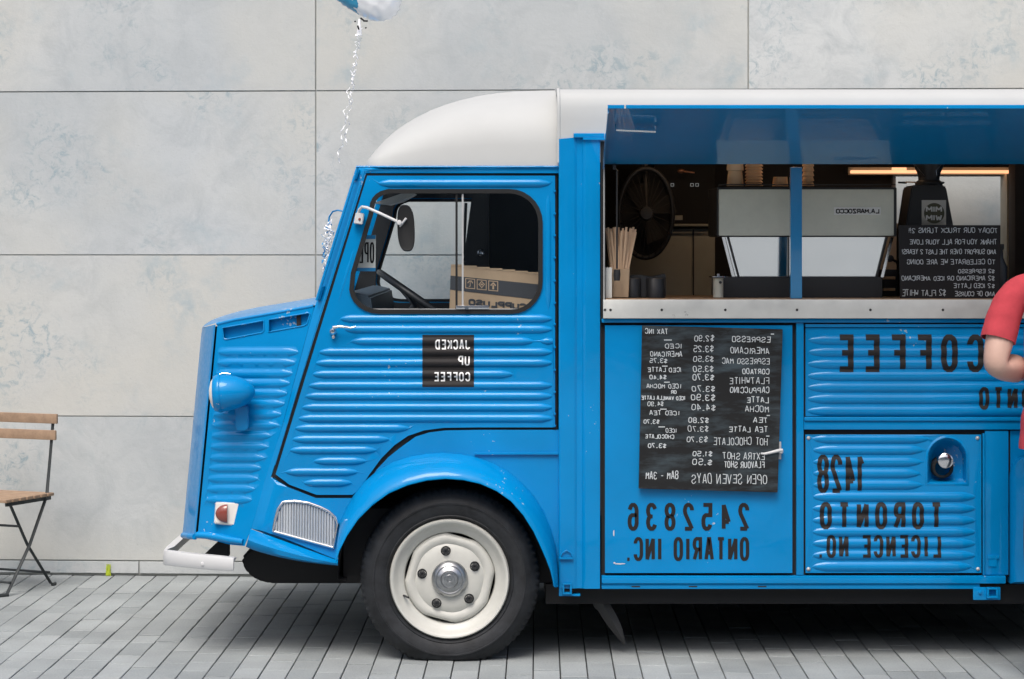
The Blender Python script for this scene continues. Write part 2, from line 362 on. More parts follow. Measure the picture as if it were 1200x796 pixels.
def panel(name, outer, m, parent, holes=(), ribs=None, Yf=0.0, thick=.012, true_pos=False, smooth=35, grid=0, mapf=None, **k):
    yf = Yf if callable(Yf) else (lambda x, y: Yf)
    pts = []; edges = []
    def addloop(lp):
        b = len(pts); n = len(lp)
        for p in lp: pts.append(Vector(p))
        for i in range(n): edges.append((b + i, b + (i + 1) % n))
    addloop(outer)
    for h in holes: addloop(h)
    if ribs:
        for c, x0, x1 in ribs.r:
            tp = ribs.tip; xs = [x0 + tp * f for f in (.02, .12, .3, .55, .8, 1)]
            xe = [x1 - tp * f for f in (1, .8, .55, .3, .12, .02)]
            nmid = max(1, int((x1 - x0 - 2 * tp) / 14))
            xs += [x0 + tp + (x1 - x0 - 2 * tp) * i / nmid for i in range(1, nmid)] + xe
            for t in (-1, -.85, -.62, -.35, -.1, .15, .4, .65, .86, 1):
                prev = None
                for x in xs:
                    w = ribs.w(x, x0, x1); y = c + t * ribs.hh * w
                    if not inpoly(x, y, outer) or near_edge(x, y, outer, .7) or any(inpoly(x, y, h) or near_edge(x, y, h, .7) for h in holes):
                        prev = None; continue
                    pts.append(Vector((x, y))); i = len(pts) - 1
                    if prev is not None and abs(t) in (1, .1): edges.append((prev, i))
                    prev = i
    if grid:
        xs = [p[0] for p in outer]; ys = [p[1] for p in outer]
        x = min(xs) + grid / 2
        while x < max(xs):
            y = min(ys) + grid / 2
            while y < max(ys):
                if inpoly(x, y, outer) and not near_edge(x, y, outer, 1.5) and not any(inpoly(x, y, h) or near_edge(x, y, h, 1.5) for h in holes): pts.append(Vector((x, y)))
                y += grid
            x += grid
    vo, eo, fo, ov, oe, of = delaunay_2d_cdt(pts, edges, [], 0, 1e-5)
    bm = nbm(); vs = []
    for p in vo:
        y = yf(p.x, p.y); hgt = ribs.h(p.x, p.y) if ribs else 0
        if true_pos: q = Vector((U(p.x), y, V(p.y)))
        else: q = P(p.x, p.y, y)
        q.y -= hgt
        if mapf: q = mapf(q)
        vs.append(bm.verts.new(q))
    fs = []
    for f in fo:
        cx = sum(vo[i].x for i in f) / len(f); cy = sum(vo[i].y for i in f) / len(f)
        if inpoly(cx, cy, outer) and not any(inpoly(cx, cy, h) for h in holes):
            try: fs.append(bm.faces.new([vs[i] for i in f]))
            except ValueError: pass
    for v in list(bm.verts):
        if not v.link_faces: bm.verts.remove(v)
    for f in bm.faces:
        f.normal_update()
        if f.normal.y > 0: f.normal_flip()
    if thick:
        be = [e for e in bm.edges if len(e.link_faces) == 1]
        r = bmesh.ops.extrude_edge_only(bm, edges=be)
        for v in [g for g in r['geom'] if isinstance(g, bmesh.types.BMVert)]: v.co.y += thick
        bmesh.ops.recalc_face_normals(bm, faces=bm.faces)
        # make sure the outside faces the street
        tot = sum(f.normal.y * f.calc_area() for f in bm.faces)
        if tot > 0: bmesh.ops.reverse_faces(bm, faces=bm.faces)
    return obj(name, bm, m, parent, smooth=smooth, **k)

# ------------------------------------------------------------------ lettering: stroke glyphs on a 4 x 7 grid, y up
O_ = [(1, 0), (0, 1.2), (0, 5.8), (1, 7), (3, 7), (4, 5.8), (4, 1.2), (3, 0)]
G = {
 'A': [[(0, 0), (1.7, 7), (2.3, 7), (4, 0)], [(.7, 2.2), (3.3, 2.2)]],
 'B': [[(0, 0), (0, 7), (3, 7), (4, 6), (4, 4.6), (3, 3.6), (0, 3.6)], [(3, 3.6), (4, 2.6), (4, 1), (3, 0), (0, 0)]],
 'C': [[(4, 5.4), (4, 5.9), (3, 7), (1, 7), (0, 5.8), (0, 1.2), (1, 0), (3, 0), (4, 1.1), (4, 1.7)]],
 'D': [[(0, 0), (0, 7), (2.6, 7), (4, 5.6), (4, 1.4), (2.6, 0), (0, 0)]],
 'E': [[(4, 7), (0, 7), (0, 0), (4, 0)], [(0, 3.6), (3.2, 3.6)]],
 'F': [[(4, 7), (0, 7), (0, 0)], [(0, 3.6), (3.2, 3.6)]],
 'G': [[(4, 5.6), (3, 7), (1, 7), (0, 5.8), (0, 1.2), (1, 0), (3, 0), (4, 1.2), (4, 3.2), (2.4, 3.2)]],
 'H': [[(0, 0), (0, 7)], [(4, 0), (4, 7)], [(0, 3.6), (4, 3.6)]],
 'I': [[(2, 0), (2, 7)]],
 'J': [[(4, 7), (4, 1.2), (3, 0), (1, 0), (0, 1.2)]],
 'K': [[(0, 0), (0, 7)], [(4, 7), (.3, 3.2)], [(1.3, 4.2), (4, 0)]],
 'L': [[(0, 7), (0, 0), (4, 0)]],
 'M': [[(0, 0), (0, 7), (2, 2.4), (4, 7), (4, 0)]],
 'N': [[(0, 0), (0, 7), (4, 0), (4, 7)]],
 'O': [O_ + [O_[0]]],
 'P': [[(0, 0), (0, 7), (3, 7), (4, 6), (4, 4.2), (3, 3.2), (0, 3.2)]],
 'R': [[(0, 0), (0, 7), (3, 7), (4, 6), (4, 4.4), (3, 3.4), (0, 3.4)], [(2.2, 3.4), (4, 0)]],
 'S': [[(4, 5.4), (3.9, 6), (3, 7), (1, 7), (0, 6), (0, 4.8), (.8, 3.9), (3.2, 3.1), (4, 2.2), (4, 1), (3, 0), (1, 0), (0, 1), (0, 1.6)]],
 'T': [[(0, 7), (4, 7)], [(2, 7), (2, 0)]],
 'U': [[(0, 7), (0, 1.2), (1, 0), (3, 0), (4, 1.2), (4, 7)]],
 'V': [[(0, 7), (2, 0), (4, 7)]],
 'W': [[(0, 7), (.9, 0), (2, 5), (3.1, 0), (4, 7)]],
 'X': [[(0, 0), (4, 7)], [(0, 7), (4, 0)]],
 'Y': [[(0, 7), (2, 3.4), (4, 7)], [(2, 3.4), (2, 0)]],
 'Z': [[(0, 7), (4, 7), (0, 0), (4, 0)]],
 '0': [O_ + [O_[0]]],
 '1': [[(.9, 5.6), (2.2, 7), (2.2, 0)]],
 '2': [[(0, 5.4), (0, 6), (1, 7), (3, 7), (4, 6), (4, 4.7), (0, 0), (4, 0)]],
 '3': [[(0, 5.8), (1, 7), (3, 7), (4, 6), (4, 4.5), (3, 3.6), (1.4, 3.6)], [(3, 3.6), (4, 2.7), (4, 1.1), (3, 0), (1, 0), (0, 1.2)]],
 '4': [[(2.9, 0), (2.9, 7), (0, 2), (4, 2)]],
 '5': [[(4, 7), (0, 7), (0, 4), (3, 4), (4, 3), (4, 1.1), (3, 0), (1, 0), (0, 1.2)]],
 '6': [[(4, 5.6), (3, 7), (1, 7), (0, 5.8), (0, 1.2), (1, 0), (3, 0), (4, 1.1), (4, 3), (3, 4), (0, 4)]],
 '7': [[(0, 7), (4, 7), (1.2, 0)]],
 '8': [[(1, 3.7), (0, 4.7), (0, 6), (1, 7), (3, 7), (4, 6), (4, 4.7), (3, 3.7), (1, 3.7), (0, 2.7), (0, 1), (1, 0), (3, 0), (4, 1), (4, 2.7), (3, 3.7)]],
 '9': [[(0, 1.2), (1, 0), (3, 0), (4, 1.2), (4, 5.8), (3, 7), (1, 7), (0, 6), (0, 4.2), (1, 3.2), (4, 3.2)]],
 '$': [[(4, 5.6), (3, 6.4), (1, 6.4), (0, 5.4), (.6, 4), (3.4, 3), (4, 1.7), (3, .7), (1, .7), (0, 1.4)], [(2, 7.6), (2, -.6)]],
 '.': [[(1.2, 0), (2.8, 0)]], '-': [[(.6, 3.4), (3.4, 3.4)]], '!': [[(2, 7), (2, 2)], [(2, .7), (2, 0)]], '_': [[(0, 7), (4, 7)]],
}
def strip(pts, hw):
    """mitred ribbon of half width hw along 2-D points -> list of (left, right)"""
    n = len(pts); out = []
    closed = n > 2 and pts[0] == pts[-1]
    for i in range(n):
        a = Vector(pts[i - 1]) if i > 0 else (Vector(pts[-2]) if closed else None)
        b = Vector(pts[i]); c = Vector(pts[i + 1]) if i < n - 1 else (Vector(pts[1]) if closed else None)
        d1 = (b - a).normalized() if a is not None and (b - a).length > 0 else None
        d2 = (c - b).normalized() if c is not None and (c - b).length > 0 else None
        if d1 is None: d1 = d2
        if d2 is None: d2 = d1
        n1 = Vector((-d1.y, d1.x)); n2 = Vector((-d2.y, d2.x)); mm = n1 + n2
        if mm.length < .2: mm = n1
        mm.normalize(); k = hw / max(.42, mm.dot(n1))
        out.append((b + mm * k, b - mm * k))
    return out
def rounded(pts, it=1):
    for _ in range(it):
        closed = pts[0] == pts[-1]; q = []
        if not closed: q.append(pts[0])
        for i in range(len(pts) - 1):
            a, b = pts[i], pts[i + 1]
            q.append((a[0] * .75 + b[0] * .25, a[1] * .75 + b[1] * .25)); q.append((a[0] * .25 + b[0] * .75, a[1] * .25 + b[1] * .75))
        if not closed: q.append(pts[-1])
        else: q.append(q[0])
        pts = q
    return pts
def smooth_corners(pts):
    """cut only shallow (45 degree) corners so square corners stay square"""
    closed = pts[0] == pts[-1]; n = len(pts); out = []
    for i in range(n):
        if not closed and i in (0, n - 1): out.append(pts[i]); continue
        if closed and i == n - 1: break
        a = Vector(pts[i - 1] if i > 0 else pts[-2]); b = Vector(pts[i]); c = Vector(pts[(i + 1) % n] if i < n - 1 else pts[1])
        ang = (b - a).angle(c - b)
        if ang < 1.25 and (b - a).length > 0 and (c - b).length > 0:
            r = min(.45, (b - a).length * .4, (c - b).length * .4)
            out.append(tuple(b + (a - b).normalized() * r)); out.append(tuple(b + (c - b).normalized() * r))
        else: out.append(pts[i])
    if closed: out.append(out[0])
    return out
def lettering(bm, txt, xr, xl, ytop, ybot, wt, surf, only=None, hand=0.0, gap=1.5, tilt=0.0, sub=0, mono=None, seed=0, narrow=('I', '1', '.', '!', ' ')):
    """mirror-written text from its right end xr to its left end xl (the photo reads reversed); wt = stroke width in measured px"""
    rnd = random.Random(hash_(txt) + seed)
    adv = []; x = 0
    for ch in txt:
        w = {'I': 1.0, '1': 2.4, '.': 1.6, '!': .8, ' ': 2.2, '_': 3.0}.get(ch, 4.0)
        if mono: w = 4.0
        adv.append((x, w)); x += w + gap
    tot = x - gap
    kx = (xr - xl - wt) / tot; ky = (ybot - ytop - wt) / 7.0
    layer = 0
    for ci, (ch, (x0, w)) in enumerate(zip(txt, adv)):
        if ch == ' ' or ch not in G or (only is not None and ci != only): continue
        jx = rnd.uniform(-.35, .35) * hand; jy = rnd.uniform(-.5, .5) * hand; sl = rnd.uniform(-.12, .12) * hand; js = 1 + rnd.uniform(-.12, .12) * hand
        for st in G[ch]:
            q = smooth_corners(st) if not hand else (rounded(st, 1) if len(st) > 4 else st)
            pts = []
            for gx, gy in q:
                gx2 = gx - (2 - w / 2) if not mono and ch in 'I1.!' else gx
                if ch == '1' and not mono: gx2 = gx - .2
                if hand: gx2 += rnd.uniform(-.16, .16) * hand + sl * gy; gy = gy * js + rnd.uniform(-.18, .18) * hand + jy
                px = xr - wt / 2 - (x0 + gx2 + jx) * kx; py = ybot - wt / 2 - gy * ky + (px - xl) * tilt
                if not pts or (abs(pts[-1][0] - px) + abs(pts[-1][1] - py)) > 1e-4: pts.append((px, py))
            if len(q) > 2 and q[0] == q[-1]: pts[-1] = pts[0]
            if len(pts) < 2: continue
            st2 = None
            if pts[0] != pts[-1] and hand == 0 and len(st) > 1:      # square caps: lengthen the ends a little
                pass
            segs = []; runs = [[pts[0]]]
            for i in range(1, len(pts)):
                runs[-1].append(pts[i])
                if i < len(pts) - 1:
                    v1_ = Vector(pts[i]) - Vector(pts[i - 1]); v2_ = Vector(pts[i + 1]) - Vector(pts[i])
                    if v1_.length > 0 and v2_.length > 0 and v1_.angle(v2_) > 1.7: runs.append([pts[i]])
            if len(runs) > 1: lens = True
            for run in runs:
                sr = strip(run, wt / 2); layer = (layer + 1) % 5
                segs += [(sr[i], sr[i + 1], layer) for i in range(len(sr) - 1)]
            for (a, b), (c, d), layer in segs:
                nseg = 1
                if sub: nseg = max(1, int(abs((a.y + b.y) - (c.y + d.y)) / 2 / sub))
                for k in range(nseg):
                    f0, f1 = k / nseg, (k + 1) / nseg
                    quad = [a.lerp(c, f0), b.lerp(d, f0), b.lerp(d, f1), a.lerp(c, f1)]
                    ww = (quad[0] - quad[1]).y
                    ns2 = 1 if not sub else max(1, int(abs(ww) / sub))
                    for j in range(ns2):
                        g0, g1 = j / ns2, (j + 1) / ns2
                        qq = [quad[0].lerp(quad[1], g0), quad[0].lerp(quad[1], g1), quad[3].lerp(quad[2], g1), quad[3].lerp(quad[2], g0)]
                        vs = []
                        for p in qq:
                            s = surf(p.x, p.y); s = Vector(s); s.y -= .0002 * layer; vs.append(bm.verts.new(s))
                        try: bm.faces.new(vs)
                        except ValueError: pass
            layer = (layer + 1) % 5
    return bm
def hash_(s):
    h = 7
    for c in s: h = (h * 31 + ord(c)) % 100003
    return h
def word(txt, xr, xl, yt, yb, wt, parent, m='lettering', surf=None, name='lettering', **k):
    if yb - yt > 20 and 'only' not in k:      # big painted characters: each one is a piece of its own
        return [word(txt, xr, xl, yt, yb, wt, parent, m, surf, 'letter', only=i, **k) for i, c in enumerate(txt) if c != ' ']
    bm = nbm(); lettering(bm, txt, xr, xl, yt, yb, wt, surf, **k)
    for f in bm.faces:
        f.normal_update()
        if f.normal.y > 0: f.normal_flip()
    o_ = obj(name, bm, M[m], parent, smooth=0)
    return o_

# ================================================================== THE SETTING
g = nbm(); vs = [g.verts.new(p) for p in ((-60, -60, -.02), (60, -60, -.02), (60, 40, -.02), (-60, 40, -.02))]; g.faces.new(vs)
ground = obj('ground', g, M['bed'], smooth=0); ground['kind'] = 'structure'
# concrete pavers in rows that run away from the street towards the wall
pave = bpy.data.objects.new('pavement', None); COL.objects.link(pave); pave['kind'] = 'structure'
ROT = radians(-0.6); PW = .1065; GAP = .0048
def paver_pts(x0, x1, y0, y1, z, rnd):
    c = .0018
    bot = [(x0, y0), (x1, y0), (x1, y1), (x0, y1)]; top = [(x0 + c, y0 + c), (x1 - c, y0 + c), (x1 - c, y1 - c), (x0 + c, y1 - c)]
    tz = [z + rnd.uniform(-.0008, .0008) for _ in range(4)]
    f = lambda p, zz: Vector((p[0] * cos(ROT) - p[1] * sin(ROT), p[0] * sin(ROT) + p[1] * cos(ROT), zz))
    return [f(p, -.02) for p in bot] + [f(p, z - c) for p in bot] + [f(p, tt) for p, tt in zip(top, tz)]
def paver_mesh(bm, pts):
    v = [bm.verts.new(p) for p in pts]
    for i in range(4):
        j = (i + 1) % 4
        bm.faces.new((v[i], v[j], v[4 + j], v[4 + i])); bm.faces.new((v[4 + i], v[4 + j], v[8 + j], v[8 + i]))
    bm.faces.new(v[8:12])
rp = random.Random(3); plist = []
x = -4.6
WY0 = 2.44   # wall face depth below measured column 370
row = 0
while x < 5.2:
    y = -3.4 - rp.uniform(0, .5)
    while y < 2.62:
        ln = rp.choice((.2, .2, .31, .31, .31, .42))
        plist.append((x + GAP / 2, x + PW - GAP / 2, y + GAP * .8, y + ln - GAP * .8, rp.uniform(-.0022, .001)))
        y += ln
    x += PW; row += 1
def vis_area(p):
    xm, ym = (p[0] + p[1]) / 2, (p[2] + p[3]) / 2; d = D + ym
    px = 600 + xm / d * D * S; py = HZ + H / d * D * S
    if not (-12 < px < 1212 and 672 < py < 805): return 0
    hid = (430 < px < 620 and py < 770)
    return (S * D / d) * (py - HZ) / d * (p[3] - p[2]) * (0.4 if hid else 1)
order = sorted(plist, key=vis_area, reverse=True)
for p in order[:295]:
    bm = nbm(); paver_mesh(bm, paver_pts(*p, rp)); obj('paver', bm, M['paver'], pave, smooth=0)
bm = nbm()
for p in order[295:]: paver_mesh(bm, paver_pts(*p, rp))
o = obj('far_pavers', bm, M['paver'], pave, smooth=0); o['kind'] = 'stuff'
def street_mat():
    m = mat('street_pavers', (.4, .42, .43), .85); t = m.node_tree; b = t.nodes['Principled BSDF']; L = t.links.new
    geo = t.nodes.new('ShaderNodeNewGeometry'); mp = t.nodes.new('ShaderNodeMapping'); mp.inputs['Rotation'].default_value = (0, 0, radians(90.6)); L(geo.outputs['Position'], mp.inputs[0])
    br = t.nodes.new('ShaderNodeTexBrick'); br.inputs['Scale'].default_value = 1.0; br.inputs['Brick Width'].default_value = .30; br.inputs['Row Height'].default_value = .1065; br.inputs['Mortar Size'].default_value = .005
    br.inputs['Color1'].default_value = (.235, .26, .265, 1); br.inputs['Color2'].default_value = (.305, .332, .336, 1); br.inputs['Mortar'].default_value = (.07, .075, .075, 1); L(mp.outputs[0], br.inputs['Vector']); L(br.outputs[0], b.inputs['Base Color']); return m
M['street'] = street_mat()
# street surface in front of the laid pavers
street = obj('street', boxb(-60, 60, -60, -3.95, -.03, -.004), M['street'], smooth=0); street['kind'] = 'structure'

# concrete wall of large slabs, turned three degrees to the truck
WA = radians(-3.0); WP = Vector((PX(370, WY0), WY0, 0))
wall = thing('concrete_wall', 'tall pale concrete wall of large weathered slabs behind the truck', 'wall', (WP.x, WP.y, 0), WA)
def wl(px, py, Y=WY0): return PX(px, Y) - WP.x, PZ(py, Y)
rows_ = [(0.0, PZ(659.6, WY0)), (PZ(658.0, WY0), PZ(489.7, WY0)), (PZ(488.3, WY0), PZ(299.7, WY0)), (PZ(298.4, WY0), PZ(107.3, WY0)), (PZ(106, WY0), PZ(106, WY0) + .82), (PZ(106, WY0) + .83, PZ(106, WY0) + 1.65)]
cw = 505 / S * (D + WY0) / D
back = boxb(-3.5 * cw, 4.5 * cw, .006, .3, 0, rows_[-1][1]); obj('wall_core', back, M['mortar'], wall, raw=True, smooth=0)
rr = random.Random(5)
for ri, (z0, z1) in enumerate(rows_):
    for c in range(-3, 4):
        if ri == 0: x0, x1 = c * cw * 1.0 - .9, (c + 1) * cw - .9
        else: x0, x1 = c * cw, (c + 1) * cw
        if ri == 0: z0 = .012
        pr = rr.uniform(-.0015, .0015) + (.004 if ri == 0 else 0)
        bm = nbm(); box(bm, x0 + .0035, x1 - .0035, -pr, .0058, z0, z1 - .0, bev=.0015)
        obj('concrete_slab' if ri else 'base_slab', bm, M['wall'], wall, raw=True, smooth=0)
tx, tz = wl(125, 660)
bm = nbm(); rt = random.Random(2)
for i in range(9):
    xx = tx + (i % 3) * .008 - .008
    q = [(xx + rt.uniform(-.003, .003), -.006 - .0007 * i, .0 + .058 * k / 4) for k in range(5)]
    tube(bm, q, [.0045, .0035, .003, .002, .001], 5)
obj('tape_scrap', bm, M['tape'], wall, raw=True)

# unseen building added behind the camera to cut off the lowest sky light
opp = thing('sky_blocker_building', 'unseen added building across the street that blocks low sky light', 'building', (0, -30, 0))
obj('facade', boxb(-45, 45, -36, -30, 0, 11), M['wall'], opp, smooth=0)
bmw = nbm()
for i in range(18):
    for j in range(3):
        bm = boxb(-42 + i * 4.8, -39.6 + i * 4.8, -30.0, -29.97, 1.2 + j * 2.9, 3.0 + j * 2.9); 
        w = obj('window', bm, M['navy'], opp, smooth=0)
bmw.free()

# ================================================================== BISTRO CHAIR
cx0 = PX(38, 1.93)
fd = Vector((-.17, -.38, 0)).normalized(); rt_ = Vector((fd.y, -fd.x, 0))   # forward; sideways pointing away from the near side
bA = P(14, 698, 1.75); bA.z = 0; bB = P(55, 687, 2.13); bB.z = 0
cz = bA.lerp(bB, .5)
chair = thing('bistro_chair', 'folding bistro chair with wooden slats and dark metal frame by the wall', 'chair', (cz.x - .18, cz.y + .06, 0))
CW = .40
side = -rt_ if rt_.x > 0 else rt_        # goes to the left, out of the frame
def cp(s, f, z): return cz + side * s + fd * f + Vector((0, 0, z))
zs = PZ(584, 1.95); zt = PZ(487, 2.05)
hl = (bA - bB).length / 2
for s in (0, CW):
    nm = 'frame_rail'
    b = nbm(); tube(b, [cp(s, hl + .01, .006), cp(s, hl - .015, .012), cp(s, -.02 * 0 + .0, zs * .5), cp(s, -hl * .72, zs), cp(s, -hl * .86, zs + .18), cp(s, -hl * 1.02, zt + .0)], [.011, .010, .010, .010, .009, .009], 8, sq=(1, .55))
    tube(b, [cp(s - .01, hl - .008, .006), cp(s + .012, hl + .035, .006)], .009, 8); obj('frame_rail', b, M['chairmetal'], chair)
    b = nbm(); ss = s + (.014 if s == 0 else -.014)
    tube(b, [cp(ss, -hl + .0, .012), cp(ss, 0, zs * .5 - .0), cp(ss, hl * .72, zs - .015)], .0095, 8, sq=(1, .55))
    tube(b, [cp(ss - .01, -hl, .006), cp(ss, -hl - .036, .006)], .009, 8); obj('leg', b, M['chairmetal'], chair)
for f, z in ((-hl + .03, .07), (hl * .8, .06), (hl * .45, zs * .72)):
    obj('cross_bar', tubeb([cp(0, f, z), cp(CW, f, z)], .006, 8), M['chairmetal'], chair)
def slat_box(s0, s1, f0, f1, z0, z1, bev=.004):
    b = nbm(); box(b, s0, s1, f0, f1, z0, z1, bev)
    for v in b.verts: v.co = cz + side * v.co.x + fd * v.co.y + Vector((0, 0, v.co.z))
    bmesh.ops.recalc_face_normals(b, faces=b.faces); return b
zb = [(PZ(497.5, 2.05), PZ(486, 2.05), -hl * 1.0), (PZ(516.5, 2.05), PZ(505, 2.05), -hl * .94)]
for z0, z1, f in zb: obj('back_slat', slat_box(-.035, CW + .03, f + .008, f + .022, z0, z1), M['slat'], chair)
for i in range(7):
    f = -hl * .9 + i * .058; obj('seat_slat', slat_box(-.02, CW + .02, f, f + .046, zs - .002, zs + .014), M['slat'], chair)
for s in (.004, CW - .004):
    obj('seat_rail', slat_box(s - .006, s + .006, -hl * .9, hl * .95, zs - .022, zs - .003, .001), M['chairmetal'], chair)

# ================================================================== FOOD TRUCK
TC = Vector((U(800), 1.0, 0))
truck = thing('food_truck', 'blue vintage ribbed coffee truck with white roof and open serving hatch', 'food truck', TC)
W1 = 2.0                                  # depth of the far side
mir = lambda q: Vector((q.x, W1 - q.y, q.z))

# --- driver's door
DR = [(452, 'x')]
ribs_d = [(215, 444, 645), (373.7, 399, 647), (386, 404, 647), (400, 412, 625), (400, 633, 651.5), (412.7, 374, 647), (425.5, 370, 647), (438.8, 366.4, 601), (452, 362, 647), (464.5, 358, 647), (477.6, 354, 647), (490.5, 350, 647), (502.7 - .7, 346, 479), (515, 343, 456), (527.7, 340, 441), (540.5, 368, 429), (553.3, 334.5, 419), (566, 356, 412)]
xd = lambda y: 390.5 - (y - 330) * .3075          # slanted front edge of the door
dcurve = [(650.5, 501)] + [(560, 501), (520, 501.5), (497, 504.5), (478, 511), (462, 522), (447, 537), (433, 556), (421, 574), (413, 580)]
door_out = [(xd(206) + 1.6, 206), (650.5, 206)] + dcurve + [(371, 580), (339, 568), (xd(556) + 2, 556)]
win = [(455, 222.5)] + arc(597, 261, 38, 90, 0, 7, 38.5) + arc(600, 330, 35, 0, -90, 7, 37) + [(560, 367), (500, 367)] + arc(444, 337, 34, -90, -175, 6, 30) + [(412, 320), (433, 250)] + arc(456, 243, 22, 165, 100, 4, 20)
def ring_panel(name, outer, inner, m, parent, **k): return panel(name, outer, m, parent, holes=[inner], **k)
def offs(poly, d):
    n = len(poly); out = []
    cx = sum(p[0] for p in poly) / n; ccy = sum(p[1] for p in poly) / n
    A = sum(poly[i][0] * poly[(i + 1) % n][1] - poly[(i + 1) % n][0] * poly[i][1] for i in range(n)); sg = 1 if A > 0 else -1
    for i in range(n):
        a = Vector(poly[i - 1]); b = Vector(poly[i]); c = Vector(poly[(i + 1) % n])
        d1 = (b - a).normalized(); d2 = (c - b).normalized()
        nn = Vector((-d1.y, d1.x)) + Vector((-d2.y, d2.x)); nn.normalize(); nn *= sg
        out.append(tuple(b + nn * d))
    return out
DY = .03
rib_door = Ribs(ribs_d)
vr = Ribs([(0, 0, 0)])
door = panel('door', door_out, M['blue'], truck, holes=[win], ribs=rib_door, Yf=DY, thick=.03)
# vertical pressed bead behind the window
bm = nbm(); tube(bm, [P(642.5, y, DY + .003) for y in (226, 234, 250, 300, 345, 358, 366)], [.001, .008, .0125, .0125, .0125, .008, .001], 10, sq=(1, 1)); 
for v in bm.verts: v.co.y = DY + (v.co.y - DY) * .6
obj('pressed_bead', bm, M['blue'], door)
bm = nbm(); tube(bm, [P(xd(y) + 13, y, DY + .003) for y in (285, 300, 320, 345, 362)], [.001, .006, .007, .006, .001], 10)
for v in bm.verts: v.co.y = DY + (v.co.y - DY) * .45
obj('pressed_bead', bm, M['blue'], door)
seal_o = offs(win, -1.0); seal_i = offs(win, 4.2)
panel('window_seal', seal_o, M['black'], door, holes=[seal_i], Yf=DY - .007, thick=.03)
gl = nbm(); gi = offs(win, 4.5)
left_p = [p for p in gi if p[0] < 538]; vsx = [gl.verts.new(P(x, y, DY + .008)) for x, y in gi]; gl.faces.new(vsx)
obj('window_glass', gl, M['glass'], door, smooth=0)
for x0, x1 in ((533.5, 536), (541, 543)):
    obj('window_divider', boxb(U(x0), U(x1), DY - .001, DY + .02, V(362.5), V(227)), M['black'] if x0 < 540 else M['grey'], door, smooth=0)
obj('window_track', boxb(U(437), U(612), DY - .004, DY + .014, V(363.6), V(362.2)), M['grey'], door, smooth=0)
bm = boxb(U(534), U(573), DY - .012, DY + .002, V(362.6), V(358.6), .001); lathe(bm, [(.0, -.018), (.008, -.018), (.009, -.006), (.009, 0)], P(547, 360.5, DY - .004), n=14)
obj('window_latch', bm, M['chrome'], door)
for y in (224, 250.5, 276, 302, 329, 355, 380, 407, 433.5, 459.5, 485, 499):
    obj('hinge_screw', latheb([(.0, -.006), (.004, -.006), (.0055, -.002), (.0055, 0)], P(650, y, DY - .003), n=10), M['blue'], door)
bm = nbm()
lathe(bm, [(0, -.034), (.007, -.033), (.0125, -.026), (.009, -.016), (.014, -.006), (.016, 0)], P(390.5, 388.5, DY), n=20)
tube(bm, [P(390.5, 384, DY - .026), P(397, 383, DY - .034), P(405, 383.5, DY - .034), P(411, 384.5, DY - .03), P(417, 383, DY - .03)], [.007, .0055, .005, .0045, .004], 10)
lathe(bm, [(0, -.02), (.006, -.018), (.008, 0)], P(391, 395, DY), n=14)
obj('door_handle', bm, M['chrome'], door)
# square decal with mirror-written name, following the ribs
def surf_door(px, py, e=.0012):
    q = P(px, py, DY); q.y -= rib_door.h(px, py) + e; return q
bm = nbm(); nx, ny = 6, 96; gv = [[bm.verts.new(surf_door(495 + 60.5 * i / nx, 392.5 + 61 * j / ny, .0010)) for i in range(nx + 1)] for j in range(ny + 1)]
for j in range(ny):
    for i in range(nx): bm.faces.new((gv[j][i], gv[j][i + 1], gv[j + 1][i + 1], gv[j + 1][i]))
for f in bm.faces:
    f.normal_update()
    if f.normal.y > 0: f.normal_flip()
decal = obj('name_decal', bm, M['lettering'], door)
sfd = lambda x, y: surf_door(x, y, .0026)
word('JACKED', 551, 510, 398, 409.5, 1.65, door, 'lettering_white', sfd, sub=1.2, gap=3.2)
word('UP', 550.5, 537, 417, 428.5, 1.65, door, 'lettering_white', sfd, sub=1.2, gap=3.2)
word('COFFEE', 551, 508.5, 436, 447, 1.65, door, 'lettering_white', sfd, sub=1.2, gap=3.2)

# --- dark backing behind every shut line of the near side
panel('door_seal', [(xd(204) - 2, 204), (653, 204), (653, 504), (560, 504), (520, 504.5), (482, 513), (450, 540), (424, 577), (417, 584), (370, 584), (337, 570), (xd(557) - 2, 558)], M['black'], truck, holes=[offs(win, -3)], Yf=DY + .012, thick=0, smooth=0)
# --- front wing and pillar around the door (one pressing)
crease = lambda x: 620 + (x - 294) * (657 - 620) / (396 - 294)
arch_o = [(399, 612), (405, 597), (414, 581), (427, 564.5), (443, 551), (461, 541), (480, 535), (500, 531.5), (520, 530.5), (540, 532), (560, 536), (579, 543), (597, 553.5), (613, 567), (627, 583), (638, 601), (646, 620), (651.5, 640), (654, 662), (655, 686)]
arch_i = [(393, 661), (398, 645), (407, 627), (420, 608), (437, 591), (456, 577.5), (478, 568), (500, 562.5), (522, 560.5), (543, 562), (563, 566.5), (582, 575), (599, 587), (613, 603), (625, 622), (633.5, 640), (640, 655), (645, 668), (648, 680), (649, 687)]
def wingY(x, y):
    xr = 371 + (353 - y) * .309 if y < 640 else 283
    e = x - (367 - (y - 365) * .2855) if y > 353 else x - (371 + (353 - y) * .3038)
    return .03 + .045 * max(0, 1 - e / 22) ** 2
wing_out = [(419.5, 194.5), (655, 194.5), (655, 203), (xd(203) - 0.5, 203), (xd(380) - 2, 380), (317.5, 559), (337, 571), (370, 584), (417, 584), (428, 572), (441, 551), (455, 536), (470, 524), (487, 512), (503, 507), (522, 504.6), (562, 504), (655, 504), (655, 686), (654, 662), (651.5, 640)] + arch_o[::-1][4:] + [(397, 640), (396, 656.5), (294, 619.5), (293, 617), (330.8, 500), (367, 365), (371.5, 352)]
